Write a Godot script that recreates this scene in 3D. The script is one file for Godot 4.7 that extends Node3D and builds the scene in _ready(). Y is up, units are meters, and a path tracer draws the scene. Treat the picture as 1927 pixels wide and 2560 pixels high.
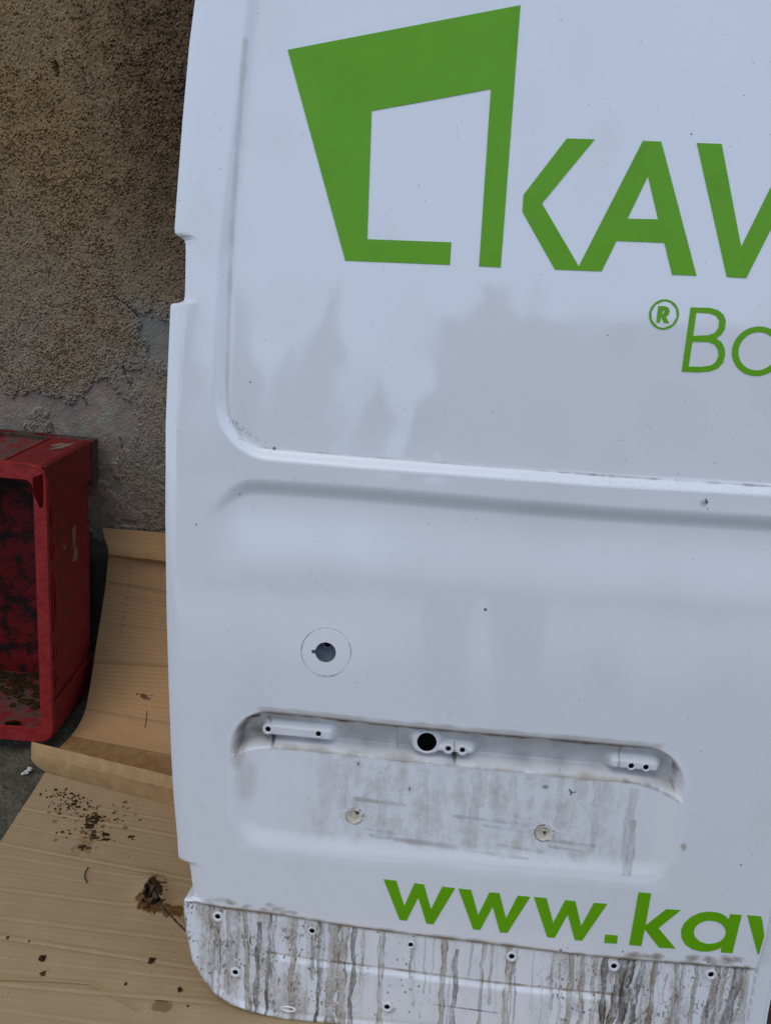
extends Node3D
# A white van rear door leaning in front of a roughcast wall, on unfolded cardboard, beside a red plastic crate.

const DOOR_O := Vector3(-0.21015, 0.0150, 0.88324)
var noise_fine := FastNoiseLite.new()
var noise_mid := FastNoiseLite.new()
var noise_big := FastNoiseLite.new()
var noise_cell := FastNoiseLite.new()
var rng := RandomNumberGenerator.new()
var M := {}
var used := {}

# ---------------------------------------------------------------- general helpers
func smooth(x: float) -> float:
	x = clampf(x, 0.0, 1.0)
	return x * x * (3.0 - 2.0 * x)

func numbered(called: String) -> String:
	if not used.has(called):
		used[called] = 0
		return called
	used[called] += 1
	return "%s_%03d" % [called, used[called]]

func tag(o: Node, label: String, category: String, group := "", kind := "") -> Node:
	if label != "": o.set_meta("label", label)
	if category != "": o.set_meta("category", category)
	if group != "": o.set_meta("group", group)
	if kind != "": o.set_meta("kind", kind)
	return o

func thing(called: String, label: String, category: String) -> Node3D:
	var o := Node3D.new()
	o.name = numbered(called)
	add_child(o, true)
	tag(o, label, category)
	return o

func put(called: String, mesh: Mesh, m: Material, parent: Node) -> MeshInstance3D:
	var o := MeshInstance3D.new()
	o.name = numbered(called) if parent == self else called
	o.mesh = mesh
	o.material_override = m
	parent.add_child(o, true)
	return o

func plain(c: Color, rough := 0.8) -> StandardMaterial3D:
	var m := StandardMaterial3D.new()
	m.albedo_color = c
	m.roughness = rough
	return m

func poly(flat: Array) -> PackedVector2Array:
	var p := PackedVector2Array()
	for i in range(0, flat.size(), 2): p.append(Vector2(flat[i], flat[i + 1]))
	return p

func lerp_table(t: Array, x: float) -> float:
	# t holds x, y, x, y ... with x rising
	var n := t.size()
	if x <= t[0]: return t[1]
	for i in range(2, n, 2):
		if x <= t[i]:
			return lerpf(t[i - 1], t[i + 1], (x - t[i - 2]) / (t[i] - t[i - 2]))
	return t[n - 1]

func mesh_from(v: PackedVector3Array, n: PackedVector3Array, idx: PackedInt32Array, uv := PackedVector2Array(), col := PackedColorArray()) -> ArrayMesh:
	var a := []
	a.resize(Mesh.ARRAY_MAX)
	a[Mesh.ARRAY_VERTEX] = v
	a[Mesh.ARRAY_NORMAL] = n
	if uv.size() > 0: a[Mesh.ARRAY_TEX_UV] = uv
	if col.size() > 0: a[Mesh.ARRAY_COLOR] = col
	a[Mesh.ARRAY_INDEX] = idx
	var m := ArrayMesh.new()
	m.add_surface_from_arrays(Mesh.PRIMITIVE_TRIANGLES, a)
	return m

func quad(st: SurfaceTool, a: Vector3, b: Vector3, c: Vector3, d: Vector3) -> void:
	# a, b, c, d clockwise seen from the front
	for p in [a, b, c, a, c, d]: st.add_vertex(p)

func start() -> SurfaceTool:
	var st := SurfaceTool.new()
	st.begin(Mesh.PRIMITIVE_TRIANGLES)
	st.set_smooth_group(-1)
	return st

func finish(st: SurfaceTool) -> ArrayMesh:
	st.generate_normals()
	return st.commit()

func add_box(st: SurfaceTool, lo: Vector3, hi: Vector3, c := 0.0) -> void:
	# a box with chamfered edges
	if c <= 0.0:
		var p := [Vector3(lo.x, lo.y, lo.z), Vector3(hi.x, lo.y, lo.z), Vector3(hi.x, hi.y, lo.z), Vector3(lo.x, hi.y, lo.z),
			Vector3(lo.x, lo.y, hi.z), Vector3(hi.x, lo.y, hi.z), Vector3(hi.x, hi.y, hi.z), Vector3(lo.x, hi.y, hi.z)]
		quad(st, p[4], p[7], p[6], p[5]); quad(st, p[1], p[2], p[3], p[0]); quad(st, p[5], p[6], p[2], p[1])
		quad(st, p[0], p[3], p[7], p[4]); quad(st, p[7], p[3], p[2], p[6]); quad(st, p[0], p[4], p[5], p[1])
		return
	var outline := PackedVector2Array([Vector2(lo.x + c, lo.y), Vector2(lo.x, lo.y + c), Vector2(lo.x, hi.y - c), Vector2(lo.x + c, hi.y),
		Vector2(hi.x - c, hi.y), Vector2(hi.x, hi.y - c), Vector2(hi.x, lo.y + c), Vector2(hi.x - c, lo.y)])
	var mid := Vector2((lo.x + hi.x) / 2, (lo.y + hi.y) / 2)
	var rings := []
	for zz in [[lo.z, c], [lo.z + c, 0.0], [hi.z - c, 0.0], [hi.z, c]]:
		var r := []
		for q in outline:
			var d: Vector2 = (q - mid)
			r.append(Vector3(mid.x + signf(d.x) * (absf(d.x) - zz[1]), mid.y + signf(d.y) * (absf(d.y) - zz[1]), zz[0]))
		rings.append(r)
	for k in 3:
		for i in 8:
			var j := (i + 1) % 8
			quad(st, rings[k][i], rings[k + 1][i], rings[k + 1][j], rings[k][j])
	for i in range(1, 7):
		st.add_vertex(rings[3][0]); st.add_vertex(rings[3][i]); st.add_vertex(rings[3][i + 1])
		st.add_vertex(rings[0][0]); st.add_vertex(rings[0][i + 1]); st.add_vertex(rings[0][i])

func lathe(profile: Array, sides := 24) -> ArrayMesh:
	# profile: [radius, z] pairs, turned about the z axis, outside first
	var st := SurfaceTool.new()
	st.begin(Mesh.PRIMITIVE_TRIANGLES)
	st.set_smooth_group(0)
	for k in profile.size() - 1:
		for i in sides:
			var a := TAU * i / sides
			var b := TAU * (i + 1) / sides
			var p0 := Vector3(profile[k][0] * cos(a), profile[k][0] * sin(a), profile[k][1])
			var p1 := Vector3(profile[k][0] * cos(b), profile[k][0] * sin(b), profile[k][1])
			var q0 := Vector3(profile[k + 1][0] * cos(a), profile[k + 1][0] * sin(a), profile[k + 1][1])
			var q1 := Vector3(profile[k + 1][0] * cos(b), profile[k + 1][0] * sin(b), profile[k + 1][1])
			quad(st, p0, q0, q1, p1)
	return finish(st)

func lump(st: SurfaceTool, at: Vector3, r: Vector3, seed_value: int) -> void:
	# an irregular clod
	var g := RandomNumberGenerator.new()
	g.seed = seed_value
	var rings := []
	for k in 5:
		var ph := PI * k / 4.0
		var row := []
		for i in 7:
			var a := TAU * i / 7.0 + k * 0.3
			var s := g.randf_range(0.7, 1.15)
			row.append(at + Vector3(r.x * sin(ph) * cos(a) * s, r.y * cos(ph) * (s if k > 0 and k < 4 else 1.0), r.z * sin(ph) * sin(a) * s))
		rings.append(row)
	for k in 4:
		for i in 7:
			var j := (i + 1) % 7
			quad(st, rings[k][i], rings[k][j], rings[k + 1][j], rings[k + 1][i])

func tube(points: Array, r: float, sides := 6) -> ArrayMesh:
	var st := SurfaceTool.new()
	st.begin(Mesh.PRIMITIVE_TRIANGLES)
	st.set_smooth_group(0)
	var rings := []
	for k in points.size():
		var d: Vector3 = (points[mini(k + 1, points.size() - 1)] - points[maxi(k - 1, 0)]).normalized()
		var s := d.cross(Vector3.UP).normalized() if absf(d.y) < 0.9 else d.cross(Vector3.RIGHT).normalized()
		var t := s.cross(d)
		var row := []
		for i in sides:
			var a := TAU * i / sides
			row.append(points[k] + (s * cos(a) + t * sin(a)) * r)
		rings.append(row)
	for k in points.size() - 1:
		for i in sides:
			var j := (i + 1) % sides
			quad(st, rings[k][i], rings[k + 1][i], rings[k + 1][j], rings[k][j])
	return finish(st)

func lines_between(from: float, to: float, fine_from: float, fine_to: float, fine: float, coarse_growth := 1.5) -> PackedFloat32Array:
	# grid lines: even and fine in the middle, growing coarser outwards
	var below := []
	var s := fine
	var x := fine_from
	while x > from:
		s *= coarse_growth
		x = maxf(from, x - s)
		below.push_front(x)
	var out := PackedFloat32Array(below)
	x = fine_from
	while x < fine_to:
		out.append(x)
		x += fine
	s = fine
	x = fine_to
	while x < to:
		out.append(x)
		s *= coarse_growth
		x += s
	out.append(to)
	return out

func tiers(from: float, to: float, spans: Array) -> PackedFloat32Array:
	# grid lines with a spacing of its own in each span, coarser and coarser beyond the first and the last
	var below := []
	var x: float = spans[0][0]
	var s := 0.004
	while x > from:
		s *= 1.25
		x = maxf(from, x - s)
		below.push_front(x)
	var out := PackedFloat32Array(below)
	for k in spans.size() - 1:
		var n := int(round((spans[k + 1][0] - spans[k][0]) / spans[k][1]))
		for i in n: out.append(lerpf(spans[k][0], spans[k + 1][0], float(i) / n))
	x = spans[-1][0]
	s = 0.003
	while x < to:
		out.append(x)
		s *= 1.25
		x += s
	out.append(to)
	return out

# ---------------------------------------------------------------- the door's shape, in door metres (u across, v up, w out)
const LEFT := [-0.13, 0.0863, -0.0131, 0.0431, -0.0127, 0.0187, -0.0100, -0.0114, -0.0047, -0.0390, 0.0036, -0.0643, 0.0201, -0.0821, 0.0428,
	-0.0961, 0.0683, -0.1053, 0.1127, -0.1093, 0.1444, -0.1092, 0.1609, -0.1083, 0.1648, -0.1053, 0.1667, -0.0971, 0.1679, -0.0952, 0.1723,
	-0.0982, 0.1908, -0.1007, 0.2099, -0.1021, 0.2175, -0.1049, 0.2206, -0.1095, 0.2227, -0.1155, 0.2239, -0.1179, 0.2267, -0.1189, 0.2325]
const LEFT_UP := [-0.1204, 0.2566, -0.1267, 0.3233, -0.1299, 0.3763, -0.1346, 0.4908, -0.1380, 0.5871, -0.1405, 0.7187, -0.1406, 0.8476, -0.1380, 0.9254,
	-0.1357, 0.9852, -0.1351, 0.9994, -0.1341, 1.0028, -0.1315, 1.0042, -0.1222, 1.0051, -0.1176, 1.0077, -0.1159, 1.0133, -0.1154, 1.0366, -0.1153, 1.0696,
	-0.1156, 1.0794, -0.1170, 1.0843, -0.1206, 1.0878, -0.1263, 1.0901, -0.1295, 1.0933, -0.1304, 1.0981, -0.1301, 1.1024, -0.1277, 1.1394, -0.1208, 1.2344,
	-0.1128, 1.3252, -0.1058, 1.3787, -0.0880, 1.5000, -0.0500, 1.7000, -0.0150, 1.8600]
var left_v := []   # v, u pairs with v rising
var outline_low := PackedVector2Array()

func right_of(v: float) -> float:
	return lerp_table([-0.02, 0.699, 0.0458, 0.7010, 0.1314, 0.7070, 0.1790, 0.7145, 0.2284, 0.7185, 0.45, 0.7220, 1.4, 0.7200, 1.86, 0.706], v)

func roundmin(a: float, b: float, r: float) -> float:
	if a < r and b < r:
		return r - sqrt((r - a) * (r - a) + (r - b) * (r - b))
	return minf(a, b)

func pad(u: float, v: float, u0: float, u1: float, v0: float, v1: float, r: float) -> float:
	var vv := v + 0.034 * u
	return roundmin(minf(u - u0, u1 - u), minf(vv - v0, v1 - vv), r)

func recess_top(u: float) -> float:
	return lerp_table([-0.04, 0.4545, 0.0, 0.4542, 0.0753, 0.4517, 0.1822, 0.4460, 0.274, 0.4434, 0.4201, 0.4405, 0.58, 0.4360], u)

func recess_seam(u: float) -> float:
	return lerp_table([-0.042, 0.388, -0.015, 0.397, 0.0169, 0.4019, 0.0645, 0.4008, 0.13, 0.3971, 0.2269, 0.3938, 0.3014, 0.3910, 0.4042, 0.3872, 0.5089, 0.3850, 0.5403, 0.3805, 0.579, 0.3640], u)

func trim_top(u: float) -> float:
	return lerp_table([-0.0934, 0.1646, -0.0533, 0.1592, 0.0398, 0.1542, 0.145, 0.1447, 0.2496, 0.1394, 0.3182, 0.1368, 0.4296, 0.1309, 0.5125, 0.1289, 0.6944, 0.1290], u)

func crease_line(u: float) -> float:
	return lerp_table([0.0, 0.0905, 0.0198, 0.0899, 0.1079, 0.0833, 0.2002, 0.0795, 0.3219, 0.0720, 0.3777, 0.0706, 0.5171, 0.0676], u)

func w_of(u: float, v: float, ul: float, ur: float) -> float:
	var w := 0.0
	var e := u - ul
	if e < 0.022 and v > 0.166: w -= 0.0065 * pow(1.0 - e / 0.022, 2.0)
	w += 0.00018 * sin(u * 31.0 + 1.3) * sin(v * 23.0 + 0.4) + 0.00004 * sin(u * 83.0 + 2.0 * v) * sin(v * 71.0)
	# upper recessed field with its sloping rim
	if v > 0.75:
		var a := u - lerp_table([0.8947, -0.0699, 0.9602, -0.0693, 1.067, -0.068, 1.1379, -0.0617, 1.3773, -0.0366, 1.86, 0.02], v)
		var b := v - lerp_table([-0.08, 0.811, 0.0119, 0.8057, 0.1151, 0.8014, 0.2435, 0.7974, 0.4434, 0.7912, 0.73, 0.7882], u)
		var d := roundmin(minf(a, 1.80 - v), b, 0.07)
		if d > -0.003: w -= 0.0100 * smooth((d + 0.003) / 0.0155)
	# dent under the waist ridge
	if v < 0.80 and v > 0.62:
		var t := lerp_table([-0.10, 0.725, -0.075, 0.742, -0.0624, 0.7540, -0.0496, 0.7660, -0.038, 0.7735, -0.0264, 0.7772, -0.005, 0.7782, 0.1161, 0.7753, 0.3361, 0.7668, 0.4455, 0.7635, 0.72, 0.7595], u) - v
		if t > 0.0:
			w -= 0.0094 * smooth((t + 0.002) / 0.026) * (1.0 - smooth((t - 0.026) / 0.105)) * smooth((u + 0.092) / 0.075)
	# number plate recess: deep lamp pocket above a shallow field
	if v < 0.48 and v > 0.2:
		var vt := recess_top(u)
		var vs := recess_seam(u)
		var side := minf(u + 0.0405, 0.5765 - u)
		var d3 := roundmin(side, vt - v, 0.052)
		if d3 > -0.004:
			var dep := 0.0
			if v >= vs:
				var q := clampf((vt - v) / (vt - vs), 0.0, 1.0)
				var shape := lerpf(0.0090 + 0.0310 * minf(q / 0.90, 1.0), 0.0072, smooth((q - 0.80) / 0.20))
				dep = smooth((d3 + 0.003) / 0.008) * shape
				var m1 := smooth(pad(u, v, -0.006, 0.104, 0.4085, 0.4400, 0.012) / 0.011)
				var m2 := maxf(smooth(pad(u, v, 0.204, 0.2535, 0.4065, 0.4460, 0.016) / 0.008), smooth(pad(u, v, 0.230, 0.301, 0.4085, 0.4335, 0.012) / 0.011))
				var m3 := smooth(pad(u, v, 0.474, 0.556, 0.4085, 0.4395, 0.014) / 0.012)
				dep = lerpf(dep, minf(dep, 0.0122), maxf(m1, maxf(m2, m3)))
			else:
				var low := lerp_table([-0.03, 0.2600, 0.0042, 0.2500, 0.0593, 0.2470, 0.147, 0.2450, 0.309, 0.2430, 0.5319, 0.2390], u)
				dep = 0.0058 * smooth(roundmin(side, v - low, 0.04) / 0.034) + 0.0010 * smooth(side / 0.012) * smooth((v - low + 0.01) / 0.02)
			w -= dep
	# lower trim field with its rim and crease
	if v < 0.17:
		var t2 := trim_top(u) - v
		if t2 > 0.0 and u < ur + 0.002:
			var dist := 1.0
			var q2 := Vector2(u, v)
			for k in outline_low.size() - 1:
				dist = minf(dist, Geometry2D.get_closest_point_to_segment(q2, outline_low[k], outline_low[k + 1]).distance_to(q2))
			w -= 0.0045 * pow(maxf(0.0, 1.0 - dist / 0.006), 2.0)
			var dd := 0.0042 * smooth(t2 / 0.006) * smooth((dist - 0.004) / 0.009)
			var fade := smooth((u - 0.0) / 0.03) * smooth((0.56 - u) / 0.05)
			dd -= 0.0036 * fade * smooth((crease_line(u) - v) / 0.008) * smooth(dist / 0.02)
			w -= dd
	# right edge: the skin folds back to the overlap flange
	if u > ur - 0.008:
		w -= 0.0150 * smooth((u - ur + 0.008) / 0.013)
		if u > ur + 0.022: w -= 0.0035 * smooth((u - ur - 0.022) / 0.006)
	return w

func w_at(u: float, v: float) -> float:
	return w_of(u, v, lerp_table(left_v, v), right_of(v))

# ---------------------------------------------------------------- dirt on the door: a computed colour map, 0.75 mm a pixel
const TW := 1200
const TH := 1920
var px := PackedByteArray()

func blend(x: int, y: int, c: Color, a: float) -> void:
	if x < 0 or y < 0 or x >= TW or y >= TH or a <= 0.0: return
	var i := (y * TW + x) * 3
	a = minf(a, 1.0)
	px[i] = int(lerpf(px[i], c.r8, a))
	px[i + 1] = int(lerpf(px[i + 1], c.g8, a))
	px[i + 2] = int(lerpf(px[i + 2], c.b8, a))

func tx(u: float) -> float: return (u + 0.15) / 0.9 * TW
func ty(v: float) -> float: return (1.42 - v) / 1.44 * TH

func blot(u: float, v: float, ru: float, rv: float, c: Color, a: float, ragged := 1.0) -> void:
	var x0 := int(tx(u - ru)); var x1 := int(tx(u + ru)); var y0 := int(ty(v + rv)); var y1 := int(ty(v - rv))
	for y in range(y0, y1 + 1):
		for x in range(x0, x1 + 1):
			var d := Vector2((x - tx(u)) / (tx(u + ru) - tx(u)), (y - ty(v)) / (ty(v - rv) - ty(v))).length()
			if d >= 1.0: continue
			var n := 1.0 + ragged * (noise_mid.get_noise_2d(x * 0.8, y * 0.8) * 1.1 + 0.35 * noise_fine.get_noise_2d(x * 1.5, y * 1.5))
			blend(x, y, c, a * smooth((1.0 - d) * 1.3) * clampf(n, 0.15, 1.6))

func stroke(pts: Array, width: float, c: Color, a: float, ragged := 1.0) -> void:
	for k in range(0, pts.size() - 2, 2):
		var p := Vector2(tx(pts[k]), ty(pts[k + 1]))
		var q := Vector2(tx(pts[k + 2]), ty(pts[k + 3]))
		var r := maxf(width / 0.00075, 0.75)
		var n := int(p.distance_to(q)) + 1
		for s in n:
			var m := p.lerp(q, float(s) / n)
			var g := 1.0 + ragged * (1.0 * noise_mid.get_noise_2d(m.x * 0.35 + 77.0, m.y * 0.35) + 0.4 * noise_mid.get_noise_2d(m.x * 1.2, m.y * 1.2))
			var rr := r * (1.0 + ragged * 0.6 * noise_mid.get_noise_2d(m.x * 0.4, m.y * 0.4 + 300.0))
			for y in range(int(m.y - rr - 1), int(m.y + rr + 2)):
				for x in range(int(m.x - rr - 1), int(m.x + rr + 2)):
					var d := Vector2(x + 0.5, y + 0.5).distance_to(m) / (rr + 0.5)
					if d < 1.0: blend(x, y, c, a * 0.45 * (1.0 - d * d) * clampf(g, 0.1, 1.8))

func run_mark(u: float, v0: float, v1: float, width: float, c: Color, a: float, slant := 0.0) -> void:
	# a dried run of dirty water: uneven edges, darker tide lines, specks
	var y0 := int(ty(v0)); var y1 := int(ty(v1))
	for y in range(y0, y1 + 1):
		var s := float(y - y0) / maxf(1.0, y1 - y0)
		var cx := tx(u + slant * s) + 5.0 * noise_mid.get_noise_2d(u * 9000.0, y * 0.35)
		var hw := width * 0.5 / 0.00075 * (0.9 + 0.55 * noise_mid.get_noise_2d(u * 7000.0 + 50.0, y * 0.5))
		hw = maxf(hw, 1.0)
		for x in range(int(cx - hw - 1), int(cx + hw + 2)):
			var d := absf(x - cx) / hw
			if d >= 1.0: continue
			var n := noise_mid.get_noise_2d(x * 1.6, y * 0.30) + 0.5 * noise_fine.get_noise_2d(x * 0.9, y * 0.5)
			var n2 := noise_fine.get_noise_2d(x * 2.0 + 90.0, y * 2.0)
			var edge := 0.6 + 0.55 * smooth((d - 0.45) * 2.5)
			var t := a * edge * smooth((1.0 - d) * 3.0) * clampf(0.95 + 0.9 * n, 0.15, 1.6)
			blend(x, y, c, t)
			if n2 > 0.55: blend(x, y, Color(0.20, 0.17, 0.14), a * 0.8)

func door_texture() -> ImageTexture:
	px.resize(TW * TH * 3)
	var base := Color(0.885, 0.885, 0.875)
	for i in range(0, px.size(), 3):
		px[i] = base.r8; px[i + 1] = base.g8; px[i + 2] = base.b8
	var brown := Color(0.42, 0.345, 0.25)
	var grey := Color(0.50, 0.48, 0.45)
	var dark := Color(0.17, 0.15, 0.13)
	var soft := Color(0.68, 0.635, 0.56)
	# faint overall grime, rubs and specks
	for k in 40:
		blot(rng.randf_range(-0.12, 0.70), rng.randf_range(0.18, 1.38), rng.randf_range(0.02, 0.06), rng.randf_range(0.03, 0.09), soft, rng.randf_range(0.02, 0.05), 0.4)
	for k in 900:
		var r := rng.randf_range(0.0005, 0.0013)
		blot(rng.randf_range(-0.13, 0.71), rng.randf_range(0.16, 1.40), r, r, dark if rng.randf() < 0.3 else grey, rng.randf_range(0.12, 0.55), 0.3)
	for k in 16:
		var su := rng.randf_range(-0.1, 0.68); var sv := rng.randf_range(0.2, 1.3); var an := rng.randf_range(0, PI); var ln := rng.randf_range(0.003, 0.02)
		stroke([su, sv, su + ln * cos(an), sv + ln * sin(an)], 0.0004, grey, 0.22, 0.6)
	for b in [[-0.0960, 0.7130, 0.0016], [-0.0385, 0.7560, 0.0013], [0.4340, 0.9830, 0.0013], [0.5745, 0.7750, 0.0018], [0.6640, 0.2800, 0.0016], [0.5180, 1.2300, 0.0016], [0.0060, 0.8195, 0.0030], [-0.028, 0.906, 0.0016], [0.2980, 0.6170, 0.0028], [0.5760, 0.7660, 0.0012]]:
		blot(b[0], b[1], b[2], b[2], dark, 0.95, 0.2)
	stroke([0.573, 0.778, 0.5745, 0.772], 0.0012, dark, 0.8, 0.3)
	blot(0.570, 0.773, 0.006, 0.006, grey, 0.4)
	# grime along the rim of the upper field
	stroke([-0.0400, 1.33, -0.0460, 1.25, -0.0555, 1.10, -0.0585, 0.98, -0.0590, 0.90, -0.0560, 0.862, -0.0370, 0.831], 0.0034, Color(0.68, 0.65, 0.59), 0.12, 0.8)
	stroke([-0.0377, 0.830, -0.0149, 0.8198, 0.0096, 0.8187, 0.1137, 0.8143, 0.2432, 0.8093, 0.4448, 0.8026, 0.71, 0.7975], 0.0008, brown, 0.22, 1.4)
	stroke([0.36, 0.8050, 0.4448, 0.8020, 0.55, 0.7998, 0.71, 0.7966], 0.0013, dark, 0.22, 2.2)
	for k in 160:
		var u1 := rng.randf_range(0.33, 0.71)
		blot(u1, 0.7890 + rng.randf() * 0.010 + (0.45 - u1) * 0.02, 0.0007, 0.0006, grey, 0.5, 0.2)
	for k in 50:
		var f := rng.randf()
		blot(-0.055 + f * 0.05, 0.855 - f * 0.032 + rng.randf_range(-0.004, 0.004), 0.0008, 0.0008, dark, 0.5, 0.2)
	# lock: scratched ring
	for k in 72:
		var a0 := TAU * k / 72.0; var a1 := TAU * (k + 1) / 72.0
		var st := 0.30 + 0.40 * smooth(cos(a0 - 2.6)) + 0.1 * sin(k * 1.9)
		stroke([0.0862 + 0.0342 * cos(a0), 0.5448 + 0.0340 * sin(a0), 0.0862 + 0.0342 * cos(a1), 0.5448 + 0.0340 * sin(a1)], 0.0006, dark, st, 1.4)
	# lamp pocket: dirt line under the overhang and in the corners
	var top := []
	var sm := []
	for k in 40:
		var u2 := lerpf(-0.005, 0.545, k / 39.0)
		top.append_array([u2, recess_top(u2) - 0.0045 + 0.0008 * sin(k * 2.1)])
		sm.append_array([lerpf(0.012, 0.55, k / 39.0), recess_seam(lerpf(0.012, 0.55, k / 39.0))])
	for y in range(int(ty(0.458)), int(ty(0.362))):  # grey dust film that also darkens the pocket in place of shade
		for x in range(int(tx(-0.04)), int(tx(0.58))):
			var u3 := x * 0.9 / TW - 0.15
			var v3 := 1.42 - y * 1.44 / TH
			var inp := minf(roundmin(minf(u3 + 0.0400, 0.5760 - u3), recess_top(u3) + 0.001 - v3, 0.052), v3 - recess_seam(u3))
			var on_pad := maxf(maxf(smooth(pad(u3, v3, -0.002, 0.104, 0.4085, 0.4400, 0.012) / 0.006), smooth(pad(u3, v3, 0.206, 0.252, 0.4065, 0.4460, 0.016) / 0.006)), maxf(smooth(pad(u3, v3, 0.240, 0.300, 0.4085, 0.4335, 0.012) / 0.006), smooth(pad(u3, v3, 0.478, 0.554, 0.4085, 0.4395, 0.014) / 0.006)))
			blend(x, y, Color(0.56, 0.54, 0.51), (1.0 - 0.8 * on_pad) * smooth(inp / 0.010) * clampf(0.36 + 0.35 * noise_mid.get_noise_2d(x * 0.3, y * 0.2), 0.15, 0.6))
	stroke(top, 0.0032, brown, 0.20, 1.4)
	var above := []
	for k in range(0, top.size(), 2): above.append_array([top[k], top[k + 1] + 0.0075])
	stroke(above, 0.0060, brown, 0.05, 0.5)
	stroke(top, 0.0010, dark, 0.42, 2.2)
	stroke(sm, 0.0011, grey, 0.45, 1.6)
	stroke(sm, 0.0030, soft, 0.22, 1.4)
	stroke([0.545, 0.4315, 0.562, 0.4220, 0.5700, 0.408, 0.5725, 0.392, 0.5720, 0.372], 0.0026, brown, 0.22, 1.2)
	stroke([0.553, 0.4270, 0.5655, 0.4150, 0.5705, 0.400], 0.0010, dark, 0.6, 2.0)
	stroke([0.500, 0.3850, 0.530, 0.3820, 0.552, 0.3745, 0.576, 0.3640], 0.0022, brown, 0.18, 1.3)
	stroke([-0.006, 0.4460, -0.022, 0.4380, -0.0325, 0.4230, -0.0365, 0.4050, -0.0370, 0.388], 0.0040, brown, 0.15, 1.0)
	blot(-0.014, 0.4440, 0.013, 0.0065, Color(0.42, 0.36, 0.28), 0.9, 1.6)
	blot(-0.018, 0.4420, 0.008, 0.004, dark, 0.8, 2.0)
	blot(-0.012, 0.4130, 0.024, 0.010, brown, 0.40, 0.9)
	blot(0.006, 0.4065, 0.012, 0.006, dark, 0.55, 1.8)
	blot(-0.016, 0.4250, 0.026, 0.024, brown, 0.16, 1.0)
	stroke([0.006, 0.4420, 0.009, 0.4330], 0.0024, brown, 0.4, 1.2)
	stroke([0.008, 0.4125, 0.0140, 0.4035], 0.0024, dark, 0.5, 1.2)
	stroke([0.1865, 0.4420, 0.1885, 0.4020], 0.0016, brown, 0.16, 1.0)
	stroke([0.4945, 0.4330, 0.4930, 0.3960], 0.0022, brown, 0.22, 1.0)
	blot(0.2685, 0.4000, 0.005, 0.008, dark, 0.40, 1.2)
	stroke([0.2675, 0.4200, 0.2690, 0.3990], 0.0012, brown, 0.5, 1.2)
	blot(-0.034, 0.390, 0.014, 0.030, brown, 0.22, 0.5)
	blot(-0.022, 0.352, 0.022, 0.045, soft, 0.30, 0.5)
	# ghost of the number plate: smudges in vertical bands
	for y in range(int(ty(0.400)), int(ty(0.262))):
		for x in range(int(tx(0.0)), int(tx(0.57))):
			var u3 := x * 0.9 / TW - 0.15
			var v3 := 1.42 - y * 1.44 / TH
			if v3 > recess_seam(u3) - 0.001: continue
			var cover := smooth((u3 - 0.02) / 0.11) * smooth((0.55 - u3) / 0.10) * smooth((v3 - 0.264 + 0.02 * u3) / 0.02)
			var band := noise_big.get_noise_2d(x * 2.6, y * 0.5)
			var blur := 0.75 * noise_mid.get_noise_2d(x * 0.34, y * 0.30) + 0.45 * noise_mid.get_noise_2d(x * 1.1, y * 1.0)
			var fine := noise_fine.get_noise_2d(x * 0.9, y * 0.9)
			var t := cover * clampf(0.09 + 0.20 * band + 0.28 * blur + 0.10 * fine, 0.0, 0.40)
			blend(x, y, Color(0.55, 0.485, 0.395), t)
			if blur < -0.18: blend(x, y, Color(0.86, 0.865, 0.865), cover * minf(0.6, (-blur - 0.18) * 4.0))
	for g in [[0.130, 0.3335, 0.205, 0.3290], [0.148, 0.290, 0.196, 0.2855], [0.335, 0.2790, 0.40, 0.2740], [0.405, 0.2920, 0.47, 0.2880], [0.405, 0.283, 0.45, 0.279], [0.31, 0.307, 0.378, 0.303], [0.155, 0.281, 0.30, 0.272], [0.19, 0.276, 0.38, 0.263], [0.27, 0.318, 0.375, 0.312]]:
		stroke(g, 0.0030, Color(0.52, 0.48, 0.43), 0.08, 1.6)
	for g in [[0.150, 0.2960, 0.150, 0.2830], [0.163, 0.2940, 0.163, 0.2820], [0.163, 0.2815, 0.180, 0.2805], [0.352, 0.2860, 0.352, 0.2770], [0.338, 0.2765, 0.354, 0.2758], [0.370, 0.2870, 0.370, 0.2740], [0.386, 0.2810, 0.408, 0.2790], [0.148, 0.3270, 0.19, 0.3235], [0.15, 0.3190, 0.20, 0.3150], [0.33, 0.3215, 0.380, 0.3180], [0.34, 0.3060, 0.375, 0.3040]]:
		stroke(g, 0.0019, Color(0.87, 0.87, 0.865), 0.8, 0.3)
	for uu in [0.120, 0.170, 0.232, 0.300, 0.352, 0.415, 0.465]:
		run_mark(uu, 0.385, rng.randf_range(0.27, 0.31), rng.randf_range(0.008, 0.016), Color(0.56, 0.53, 0.49), 0.17)
	run_mark(0.514, 0.376, 0.250, 0.018, Color(0.50, 0.46, 0.40), 0.22)
	run_mark(0.517, 0.330, 0.252, 0.011, Color(0.46, 0.41, 0.35), 0.26)
	stroke([0.428, 0.3680, 0.4310, 0.3640, 0.4290, 0.3600], 0.0010, dark, 0.9, 0.8)
	stroke([0.430, 0.3635, 0.4370, 0.3655], 0.0007, dark, 0.8, 0.8)
	blot(0.395, 0.370, 0.007, 0.004, grey, 0.7, 1.4)
	blot(0.135, 0.3860, 0.003, 0.004, dark, 0.8, 1.2)
	blot(0.208, 0.354, 0.0025, 0.006, grey, 0.7, 1.2)
	stroke([0.30, 0.262, 0.312, 0.25, 0.318, 0.236], 0.0012, Color(0.93, 0.93, 0.93), 0.5, 0.6)
	blot(0.585, 0.300, 0.006, 0.008, soft, 0.7, 1.0)
	# lower trim field: dried runs, dirt and chalky patches
	var tl := []
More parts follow.
